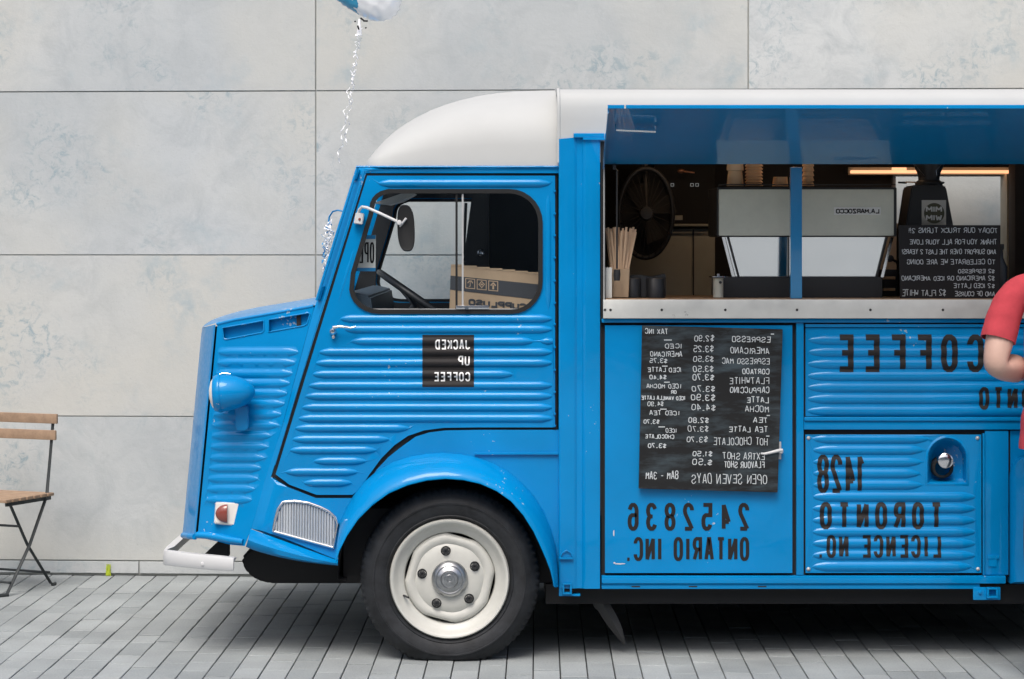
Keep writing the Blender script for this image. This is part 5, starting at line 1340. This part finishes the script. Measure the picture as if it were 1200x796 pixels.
# ring fan
fy = .95; fcx = P(757, 250, fy)
fan = thing('ring_fan', 'round black caged fan hanging at the left inside the serving opening', 'fan', fcx)
R0 = .165
bm = nbm(); tube(bm, [fcx + Vector((.72 * R0 * cos(a * pi / 24), -.04 * sin(a * pi / 24), R0 * 1.2 * sin(a * pi / 24))) for a in range(48)], .011, 8, closed=True)
tube(bm, [fcx + Vector((.72 * R0 * cos(a * pi / 24), .07 - .04 * sin(a * pi / 24), R0 * 1.2 * sin(a * pi / 24))) for a in range(48)], .009, 8, closed=True); obj('fan_ring', bm, M['plastic'], fan, smooth=60)
for k in range(26):
    a = 2 * pi * k / 26; e = Vector((.72 * R0 * cos(a), 0, R0 * 1.2 * sin(a)))
    bm = tubeb([fcx + e * .18 + Vector((0, -.06, 0)), fcx + e * .7 + Vector((0, -.05, 0)), fcx + e, fcx + e + Vector((0, .07, 0))], .0018, 5); obj('cage_wire', bm, M['dark'], fan)
obj('fan_shroud', tubeb([fcx + Vector((0, .074, 0)), fcx + Vector((0, .090, 0))], R0 * 1.0, 40, sq=(.70, 1.18)), M['dark'], fan)
for k in range(4):
    a = k * pi / 2 + .4; bm = nbm(); u = Vector((cos(a), 0, sin(a))); v = Vector((-sin(a), 0, cos(a)))
    quadbox(bm, fcx + u * .02 - v * .01 + Vector((0, .02, 0)), fcx + u * .13 - v * .05 + Vector((0, .0, 0)), fcx + u * .13 + v * .04 + Vector((0, .04, 0)), fcx + u * .02 + v * .02 + Vector((0, .03, 0)), Vector((0, .003, 0))); obj('fan_blade', bm, M['dark'], fan)
obj('fan_hub', latheb([(0, -.07), (.028, -.065), (.032, -.05), (.032, .05), (0, .06)], fcx, n=20), M['plastic'], fan)
obj('fan_arm', tubeb([fcx + Vector((0, .05, 0)), fcx + Vector((0, .08, .2)), fcx + Vector((-.02, .1, PZ(125, fy) - fcx.z - .0))], .014, 8), M['plastic'], fan)
# appliance with digits on a shelf, steel fridge below
ap = thing('black_oven', 'black appliance with small lit digits on the shelf behind the fan', 'appliance', P(800, 268, 1.3))
obj('oven_case', boxb(PX(766, 1.3), PX(838, 1.3), 1.3, 1.75, PZ(266, 1.3), PZ(186, 1.3), .006), M['dark'], ap)
for k, x in enumerate((782, 788, 811, 817)):
    bm = nbm(); x0, x1 = PX(x - 1.8, 1.29), PX(x + 1.8, 1.29); z0_, z1_ = PZ(218.5, 1.29), PZ(215, 1.29); t = .0012
    for bxx in ((x0, x1, z0_, z0_ + t), (x0, x1, z1_ - t, z1_), (x0, x0 + t, z0_ + t + .0001, z1_ - t - .0001), (x1 - t, x1, z0_ + t + .0001, z1_ - t - .0001)): box(bm, bxx[0], bxx[1], 1.294, 1.297, bxx[2], bxx[3])
    obj('digit', bm, M['ledred'], ap, smooth=0)
obj('oven_badge', boxb(PX(785, 1.29), PX(800, 1.29), 1.292, 1.298, PZ(258, 1.29), PZ(252.5, 1.29)), M['fridge'], ap, smooth=0)
obj('oven_handle', tubeb([P(766, 264, 1.27), P(838, 264, 1.27)], .006, 8), M['fridge'], ap)
fr_ = thing('steel_fridge', 'dull steel fridge under the black appliance at the back of the truck', 'fridge', P(790, 350, 1.4)); fr_.location.z = V(597)
obj('fridge_case', boxb(PX(712, 1.35), PX(838, 1.35), 1.35, 1.9, V(597), PZ(268, 1.35), .006), M['fridge'], fr_)
obj('fridge_seam', boxb(PX(812, 1.34), PX(813.5, 1.34), 1.344, 1.351, PZ(349, 1.35), PZ(269, 1.35)), M['plastic'], fr_, smooth=0)
sp = thing('copper_spoon', 'small copper coloured scoop hooked high above the lit digits', 'scoop', P(803, 201, 1.2))
bm = nbm(); bmesh.ops.create_uvsphere(bm, u_segments=14, v_segments=8, radius=1)
cc = P(798, 200.5, 1.2)
for v in bm.verts: v.co = Vector((v.co.x * .018, v.co.y * .012, v.co.z * .010)) + cc
tube(bm, [cc, P(814, 202.6, 1.2)], [.006, .003], 8); obj('scoop_body', bm, mat('copper', (.5, .24, .15), .35, .6), sp, smooth=60)

# grinder with its round badge
gy = .36
gr = thing('coffee_grinder', 'black coffee grinder with conical hopper and square silver badge', 'grinder', P(1089, 349, gy + .1))
obj('grinder_body', prism(nbm(), ppx([(1060, 348), (1060, 270), (1061, 268), (1068, 220), (1070, 217), (1107, 217), (1109, 220), (1118, 268), (1119, 348)], gy), gy, gy + .22, .006), M['plastic'], gr)
obj('grinder_collar', latheb([(0, 0), (.058, 0), (.058, .012), (.045, .02), (.045, .04), (0, .04)], P(1088.5, 217, gy + .1), 'Z', 28), M['plastic'], gr)
obj('hopper', latheb([(.045, 0), (.05, .02), (.085, .10), (.09, .17), (.088, .185), (0, .19)], P(1088.5, 208, gy + .1), 'Z', 28), M['plastic'], gr)
for x0, x1, y in ((1053, 1062, 214), (1062, 1074, 213.5), (1101, 1106, 214)): obj('dose_lever', tubeb([P(x0, y, gy - .01), P(x1, y + .3, gy + .02)], .0042 if x0 != 1062 else .003, 8), M['plastic'] if x0 != 1062 else M['kraft'], gr)
for xa, ya, xb, yb in ((1072, 193, 1078, 200), (1103, 193, 1097, 200), (1078, 200, 1083, 206), (1097, 200, 1098, 206)): obj('hopper_clip', tubeb([P(xa, ya, gy), P(xb, yb, gy)], .0012, 5), M['chrome'], gr)
obj('badge_plate', boxb(PX(1080, gy), PX(1108.5, gy), gy - .004, gy - .0005, PZ(263.8, gy), PZ(234.6, gy), .001), mat('silver_badge', (.6, .57, .50), .3, .5), gr)
obj('badge_disc', latheb([(12.4 * px_, .0), (12.4 * px_, -.002), (0, -.002)], P(1094.7, 250, gy - .0045), n=32), mat('olive_badge', (.10, .095, .06), .4, .5), gr, smooth=0)
word('MIM', 1104, 1085, 241.5, 249, 1.8, gr, 'paper', lambda x, y: P(x, y, gy - .0075), gap=1.2); word('WIM', 1104, 1085, 251.5, 259, 1.8, gr, 'paper', lambda x, y: P(x, y, gy - .0075), gap=1.2)
# little celebration board on the counter
cb = thing('notice_chalkboard', 'small black chalkboard with white handwriting standing on the counter', 'chalkboard', P(1113, 349.5, .07))
obj('notice_panel', prism(nbm(), ppx([(1053.3, 264), (1172.6, 264), (1172, 350), (1055, 350)], .06), .06, .072, .0012), M['lettering'], cb)
sn = lambda x, y: P(x, y, .0592)
for i, (t, a, b, c, d) in enumerate([('TODAY OUR TRUCK TURNS 2!!', 1169.3, 1064.4, 267, 273.2), ('THANK YOU FOR ALL YOUR LOVE', 1168.4, 1066, 280.6, 286.8), ('AND SUPPORT OVER THE LAST 2 YEARS!', 1167, 1057, 292.2, 298.2), ('TO CELEBRATE WE ARE DOING', 1166.2, 1062.6, 303.8, 310), ('$2 ESPRESSO', 1165.7, 1122.7, 315.6, 320.4), ('$2 AMERICANO OR ICED AMERICANO', 1165.7, 1056.7, 323.4, 329), ('$2 ICED LATTE', 1165.7, 1117.5, 332.2, 337.8), ('AND OF COURSE', 1165.7, 1118.7, 341.6, 347.4), ('$2 FLAT WHITE', 1108.7, 1057, 339.4, 346.8)]):
    word(t, a, b, c, d, .75, cb, 'chalk_thin', sn, hand=.8, seed=i)
# rack of brown saucers beside the machine and a tap
rk = thing('saucer_rack', 'dark rack with two brown trays between espresso machine and notice board', 'rack', P(1043, 349, .5))
obj('rack_frame', boxb(PX(1035, .5), PX(1052, .5), .5, .7, PZ(349, .5), PZ(316, .5), .003), M['plastic'], rk)
for y in (325.5, 339): obj('tray', boxb(PX(1034.5, .49), PX(1049, .49), .485, .499, PZ(y + 2, .49), PZ(y - 1.2, .49), .001), M['kraft'], rk)
tp_ = thing('steam_tap', 'small dark tap knob above the saucer rack', 'tap', P(1044, 302, .45)); bm = latheb([(0, -.02), (.014, -.018), (.016, 0), (.01, .012), (0, .012)], P(1043, 303, .45), n=16); tube(bm, [P(1043, 303, .46), P(1051, 307, .48), P(1054, 318, .5)], .006, 8); obj('tap_knob', bm, M['plastic'], tp_)
jr = thing('dark_bottle', 'dark bottle standing on the counter right behind the notice board', 'bottle', P(1174, 349, .3)); obj('bottle_body', latheb([(0, 0), (.028, 0), (.03, .01), (.03, .13), (.012, .17), (.012, .20), (.016, .205), (.016, .225), (0, .226)], P(1172, 349.5, .3), 'Z', 20), M['plastic'], jr)

# ================================================================== PERSON at the counter, seen from behind
def skin_bm(chains, root=0, sub=2, smooth_shade=True):
    """chains: dict name -> (pos, (rx, ry)); edges list"""
    verts, edges = chains
    bm = nbm(); lay = bm.verts.layers.skin.verify(); vs = []
    for i, (p, r) in enumerate(verts):
        v = bm.verts.new(p); v[lay].radius = r if isinstance(r, tuple) else (r, r); v[lay].use_root = (i == root); vs.append(v)
    for a, b in edges: bm.edges.new((vs[a], vs[b]))
    me = bpy.data.meshes.new('tmp_skin'); bm.to_mesh(me); bm.free()
    o = bpy.data.objects.new('tmp_skin', me); COL.objects.link(o)
    m1 = o.modifiers.new('s', 'SKIN'); m1.use_smooth_shade = True; m1.branch_smoothing = .6
    m2 = o.modifiers.new('d', 'SUBSURF'); m2.levels = sub; m2.render_levels = sub
    dg = bpy.context.evaluated_depsgraph_get(); ev = o.evaluated_get(dg); me2 = bpy.data.meshes.new_from_object(ev)
    out = nbm(); out.from_mesh(me2); bpy.data.objects.remove(o); bpy.data.meshes.remove(me); bpy.data.meshes.remove(me2)
    return out
PC = Vector((PX(1249, -.5), -.50, 0))
person = thing('person', 'person in a red t-shirt and dark trousers standing at the serving counter, seen from behind', 'person', PC)
def rel(x, y, z): return PC + Vector((x, y, z))
def body_chain():
    v = []; e = []
    def add(p, r, par=None):
        v.append((p, r)); i = len(v) - 1
        if par is not None: e.append((par, i))
        return i
    pel = add(rel(0, 0, .96), (.155, .12)); sp = add(rel(0, -.01, 1.12), (.14, .105), pel); sp2 = add(rel(0, -.02, 1.28), (.15, .115), sp)
    ch = add(rel(0, -.02, 1.43), (.165, .12), sp2); ub = add(rel(0, -.01, 1.53), (.12, .085), ch); nk = add(rel(0, .01, 1.60), (.058, .058), ub); nk2 = add(rel(0, .03, 1.66), (.055, .056), nk)
    hd = add(rel(0, .05, 1.735), (.074, .088), nk2); hd2 = add(rel(0, .055, 1.80), (.076, .092), hd); hd3 = add(rel(0, .05, 1.86), (.05, .06), hd2)
    for s in (-1, 1):
        sh = add(rel(s * .165, -.01, 1.50), .07, ub); sh2 = add(rel(s * .215, -.01, 1.455), .062, sh); ua = add(rel(s * .258, -.035, 1.33), .060, sh2)
        el = add(rel(s * .290, -.075, 1.205), .050, ua); f1 = add(rel(s * .215, .0, 1.205), .064, el); f2 = add(rel(s * .16, .08, 1.195), .054, f1); wr = add(rel(s * .15, .20, 1.185), (.027, .024), f2)
        pa = add(rel(s * .10, .245, 1.19), (.022, .038), wr); pa2 = add(rel(s * .07, .265, 1.19), (.018, .036), pa)
        hp = add(rel(s * .08, 0, .88), (.075, .09), pel); kn = add(rel(s * .085, .01, .50), (.050, .058), hp); cf = add(rel(s * .085, -.01, .36), (.045, .055), kn); an = add(rel(s * .085, -.02, .10), (.034, .038), cf)
        hl2 = add(rel(s * .085, -.04, .05), .032, an); ft = add(rel(s * .085, .10, .035), (.036, .026), hl2); to = add(rel(s * .085, .18, .028), (.030, .018), ft)
    return v, e
bmy = skin_bm(body_chain(), 0, 2)
# fingers: five to a hand, curled, joined into the same body mesh
def finger(bm, pts, r): tube(bm, pts, r, 8)
for s in (-1, 1):
    pal = rel(s * .07, .268, 1.19)
    for k, (dz, ln) in enumerate(((.027, .07), (.010, .078), (-.008, .073), (-.025, .058))):
        p0 = pal + Vector((s * .015, -.004, dz)); d1 = Vector((-s * .75, .45, 0)).normalized(); d2 = Vector((-s * .95, -.05, -.1)).normalized(); d3 = Vector((-s * .6, -.6, -.15)).normalized()
        finger(bmy, [p0, p0 + d1 * ln * .5, p0 + d1 * ln * .5 + d2 * ln * .32, p0 + d1 * ln * .5 + d2 * ln * .32 + d3 * ln * .26], [.0095, .009, .008, .0065])
    t0 = rel(s * .115, .235, 1.215); finger(bmy, [t0, t0 + Vector((-s * .03, -.005, .028)), t0 + Vector((-s * .062, .003, .036))], [.012, .0105, .0085])
# ears, nose, brow and mouth
for s in (-1, 1):
    tube(bmy, [rel(s * .076, .045, 1.735), rel(s * .086, .032, 1.75), rel(s * .088, .028, 1.775), rel(s * .080, .042, 1.785)], [.008, .010, .010, .006], 8)
tube(bmy, [rel(0, .142, 1.775), rel(0, .155, 1.75), rel(0, .160, 1.738), rel(0, .145, 1.730)], [.007, .009, .012, .008], 8)
tube(bmy, [rel(-.022, .138, 1.703), rel(0, .143, 1.705), rel(.022, .138, 1.703)], [.003, .005, .003], 6)
body = obj('body', bmy, M['skin'], person, smooth=60)
for s in (-1, 1):
    bm = nbm(); bmesh.ops.create_uvsphere(bm, u_segments=12, v_segments=8, radius=.012); bmesh.ops.translate(bm, verts=bm.verts, vec=rel(s * .03, .132, 1.768)); obj('eye', bm, M['paper'], person, smooth=60)
# hair: a cap over the crown and the back of the head
bm = nbm(); bmesh.ops.create_uvsphere(bm, u_segments=28, v_segments=18, radius=1); rh = random.Random(8)
for v in bm.verts:
    c = v.co.copy(); v.co = rel(0, .045, 1.79) + Vector((c.x * .090, c.y * .108 - .004, c.z * .095)) * (1 + rh.uniform(-.012, .02))
bmesh.ops.delete(bm, geom=[v for v in bm.verts if v.co.y > PC.y + .10 and v.co.z < 1.82 or v.co.z < 1.69], context='VERTS'); obj('hair', bm, M['hair'], person, smooth=60)
# t-shirt: torso and sleeves, open at hem, cuffs and neck
v = []; e = []
def add(p, r, par=None):
    v.append((p, r)); i = len(v) - 1
    if par is not None: e.append((par, i))
    return i
p0 = add(rel(0, -.02, 1.28), (.178, .135)); 
ch = add(rel(0, -.02, 1.42), (.185, .135), p0); ub = add(rel(0, -.01, 1.53), (.13, .095), ch); nk = add(rel(0, .0, 1.62), (.075, .07), ub)
lo = add(rel(0, -.01, 1.10), (.172, .128), p0); lo2 = add(rel(.0, -.0, .95), (.192, .146), lo); lo3 = add(rel(.0, .0, .80), (.196, .15), lo2)
for s in (-1, 1):
    sh = add(rel(s * .165, -.01, 1.505), .082, ub); sh2 = add(rel(s * .222, -.012, 1.455), .074, sh); ua = add(rel(s * .256, -.03, 1.36), .070, sh2); ub2 = add(rel(s * .276, -.045, 1.28), .071, ua); add(rel(s * .29, -.055, 1.20), .072, ub2)
bm = skin_bm((v, e), 0, 3)
def cut(bm, co, no):
    bmesh.ops.bisect_plane(bm, geom=bm.verts[:] + bm.edges[:] + bm.faces[:], plane_co=co, plane_no=no, clear_outer=True)
cut(bm, rel(0, 0, .895), Vector((0, 0, -1))); cut(bm, rel(0, 0, 1.585), Vector((0, -.25, 1)).normalized())
for s in (-1, 1):
    dn = Vector((s * .30, -.20, -1)).normalized(); co = rel(s * .276, -.04, 1.315)
    # only cut beyond the cuff, on the sleeve side
    far = [q for q in bm.verts if (q.co - co).dot(dn) > 0 and s * (q.co.x - PC.x) > .195]
    gf = set(f for q in bm.verts if s * (q.co.x - PC.x) > .185 for f in q.link_faces)
    ge = set(x for f in gf for x in f.edges); gv = set(x for f in gf for x in f.verts)
    bmesh.ops.bisect_plane(bm, geom=list(gv) + list(ge) + list(gf), plane_co=co, plane_no=dn)
    bmesh.ops.delete(bm, geom=[q for q in bm.verts if (q.co - co).dot(dn) > .0004 and s * (q.co.x - PC.x) > .19], context='VERTS')
rf = random.Random(5)
for q in bm.verts:      # drape: soft folds that run down the back and across the waist
    r_ = q.co - PC; fold = .006 * sin(r_.x * 34 + r_.z * 9) * max(0, min(1, (1.5 - r_.z) * 3)) + .005 * sin(r_.z * 40 + r_.x * 16 + 1.3) * max(0, 1 - abs(r_.z - 1.02) * 6)
    d = Vector((r_.x, r_.y, 0)); 
    if d.length > 0: q.co += d.normalized() * fold
    if abs(r_.x) > .19: q.co += Vector((1 if r_.x > 0 else -1, -.5, 0)) * (.0013 * sin(r_.z * 75 + r_.y * 40 + r_.x * 30) * (1 + .5 * sin(r_.y * 50)))
be = [x for x in bm.edges if len(x.link_faces) == 1]
r = bmesh.ops.extrude_edge_only(bm, edges=be); nv = [x for x in r['geom'] if isinstance(x, bmesh.types.BMVert)]
cen = {}
for q in nv:
    r_ = q.co - PC; c = Vector((0, 0, r_.z)) if abs(r_.x) < .2 else Vector(((.276 if r_.x > 0 else -.276), -.04, r_.z)); d = (c - r_); d.z = 0
    if d.length > 0: q.co += d.normalized() * .006
shirt = obj('t_shirt', bm, M['shirt'], person, smooth=60)
for s in (-1, 1):       # stitched cuff line
    pass
v = []; e = []
p0 = add(rel(0, 0, .95), (.120, .100)); p0 = add(rel(0, 0, .86), (.135, .112), p0); 
for s in (-1, 1):
    hp = add(rel(s * .078, 0, .82), (.080, .095), p0); kn = add(rel(s * .084, .01, .50), (.074, .084), hp); cf = add(rel(s * .085, -.01, .30), (.066, .076), kn); add(rel(s * .085, -.015, .10), (.062, .068), cf); 
bm = skin_bm((v, e), 0, 2); cut(bm, rel(0, 0, .07), Vector((0, 0, -1))); obj('trousers', bm, M['shorts'], person, smooth=60)
for s in (-1, 1):
    v = []; e = []; a = add(rel(s * .085, -.045, .055), (.042, .05)); b = add(rel(s * .083, .08, .045), (.042, .038), a); add(rel(s * .083, .19, .034), (.036, .026), b)
    bm = skin_bm((v, e), 0, 2)
    for q in bm.verts: q.co.z = max(q.co.z, .002)
    obj('shoe', bm, M['shoe'], person, smooth=60)

# ================================================================== BALLOON AND TINSEL
bc = Vector((PX(434, .55), .55, PZ(-12, .55)))
balloon = thing('foil_balloon', 'white foil balloon with blue pattern and trailing curled ribbon above the cab', 'balloon', bc)
bm = nbm(); bmesh.ops.create_uvsphere(bm, u_segments=64, v_segments=32, radius=1)
k = (D + .55) / D / S
for q in bm.verts:
    c = q.co.copy(); rad = sqrt(c.x * c.x + c.z * c.z); a = math.atan2(c.z, c.x)
    seam = (1 + .018 * sin(a * 34) * rad ** 6) * (1 + .10 * cos(3 * (a + .95)) * rad ** 2); pl = .34 * (abs(c.y) ** .8) * (1 if c.y > 0 else -1) * (1 + .06 * sin(a * 17) * rad ** 3)
    cr_ = 1 + .05 * sin(c.x * 11 + c.z * 7) * sin(c.z * 13 - c.x * 5) * (1 - rad ** 4)
    v_ = Vector((c.x * 42 * seam * k, pl * 60 * k * cr_, c.z * 35 * seam * k))
    q.co = Matrix.Rotation(radians(10), 3, 'Y') @ v_ + bc
fo = M['foil']; t = fo.node_tree; b = t.nodes['Principled BSDF']; tc = t.nodes.new('ShaderNodeTexCoord'); L = t.links.new
sx = t.nodes.new('ShaderNodeSeparateXYZ'); L(tc.outputs['Object'], sx.inputs[0])
n = t.nodes.new('ShaderNodeTexNoise'); n.inputs['Scale'].default_value = 26; n.inputs['Detail'].default_value = 3; L(tc.outputs['Object'], n.inputs['Vector'])
vo = t.nodes.new('ShaderNodeTexVoronoi'); vo.inputs['Scale'].default_value = 34; L(tc.outputs['Object'], vo.inputs['Vector'])
lt = t.nodes.new('ShaderNodeMapRange'); lt.inputs[1].default_value = -.03; lt.inputs[2].default_value = -.055; L(sx.outputs[0], lt.inputs[0])
vr_ = t.nodes.new('ShaderNodeMapRange'); vr_.inputs[1].default_value = .35; vr_.inputs[2].default_value = .28; L(vo.outputs[0], vr_.inputs[0])
mu = t.nodes.new('ShaderNodeMath'); mu.operation = 'MULTIPLY'; L(lt.outputs[0], mu.inputs[0]); L(n.outputs[0], mu.inputs[1])
st5 = t.nodes.new('ShaderNodeMapRange'); st5.inputs[1].default_value = .38; st5.inputs[2].default_value = .42; L(mu.outputs[0], st5.inputs[0])
mx = t.nodes.new('ShaderNodeMix'); mx.data_type = 'RGBA'; L(st5.outputs[0], mx.inputs[0]); mx.inputs[6].default_value = (.86, .88, .9, 1); mx.inputs[7].default_value = (.02, .28, .48, 1)
L(mx.outputs[2], b.inputs['Base Color'])
obj('balloon_skin', bm, fo, balloon, smooth=60)
tail = P(421, 22, .5)
bm = nbm(); rq = random.Random(21)
bmesh.ops.create_cone(bm, segments=12, radius1=.012, radius2=.004, depth=.07, cap_ends=True); bmesh.ops.translate(bm, verts=bm.verts, vec=P(421, 32, .5)); obj('balloon_neck', bm, M['ribbon'], balloon)
bm = nbm(); rad = random.Random(3)
for k3 in range(5):
    p = P(416 + k3 * 3.2, 24 + rad.uniform(-3, 12), .48); tube(bm, [p, p + Vector((rad.uniform(-.02, .02), 0, rad.uniform(-.02, .02)))], .004, 5)
obj('ribbon_knot', bm, M['black'], balloon)
def ribbon(pts, w, name, parent, m='ribbon', curl=.012, turns=1.0, seed=0, n=120):
    r = random.Random(seed); P_ = []
    seg = len(pts) - 1; bm = nbm(); prev = None
    for i in range(n + 1):
        t = i / n * seg; k_ = min(int(t), seg - 1); p = pts[k_].lerp(pts[k_ + 1], t - k_); a = i / n * turns * 2 * pi
        am = curl * (1 - .35 * i / n) * (.7 + .3 * sin(i * .37 + seed))
        q = p + Vector((cos(a) * am, sin(a) * am, sin(a * .5 + seed) * am * .4)); nrm = Vector((-sin(a * 1.3), cos(a * 1.3), .5)).normalized() * w
        cur = [bm.verts.new(q - nrm), bm.verts.new(q + nrm)]
        if prev: bm.faces.new((prev[0], cur[0], cur[1], prev[1]))
        prev = cur
    r2 = bmesh.ops.extrude_face_region(bm, geom=bm.faces[:]); bmesh.ops.translate(bm, verts=[g_ for g_ in r2['geom'] if isinstance(g_, bmesh.types.BMVert)], vec=(0, .0006, 0))
    return obj(name, bm, M[m], parent, smooth=60)
for s, (x1, y1, tr) in enumerate(((412, 120, 5), (405, 170, 7), (396, 192, 8))):
    ribbon([P(421, 34, .5), P(418, 62, .5), P((418 + x1) / 2 - 1, (62 + y1) / 2, .5), P(x1, y1, .5)], .0024, 'balloon_ribbon', balloon, curl=.010 + .003 * s, turns=tr, seed=s, n=420)
tin = thing('tinsel_bunch', 'bunch of curly white ribbon tied to the windscreen pillar of the cab', 'ribbon', P(388, 250, .2))
bm = tubeb([P(402, 248, .12), P(396, 246.5, .18), P(390, 248, .22), P(386, 254, .24), P(385, 261, .24)], .0035, 8); obj('tie_loop', bm, M['blue'], tin)
for s in range(11):
    rs_ = random.Random(50 + s); y1 = rs_.uniform(285, 322); x1 = 380 + rs_.uniform(-3, 6)
    ribbon([P(385 + rs_.uniform(-2, 3), 256 + rs_.uniform(0, 8), .22), P(381 + rs_.uniform(-3, 9), 276 + rs_.uniform(-4, 4), .2), P((x1 + 381) / 2 + rs_.uniform(-1, 4), (y1 + 280) / 2, .2), P(x1, y1, .2)], .0024, 'ribbon_curl', tin, m='ribbon' if s % 4 else 'signblue', curl=rs_.uniform(.006, .018), turns=rs_.uniform(2, 5), seed=s, n=160)
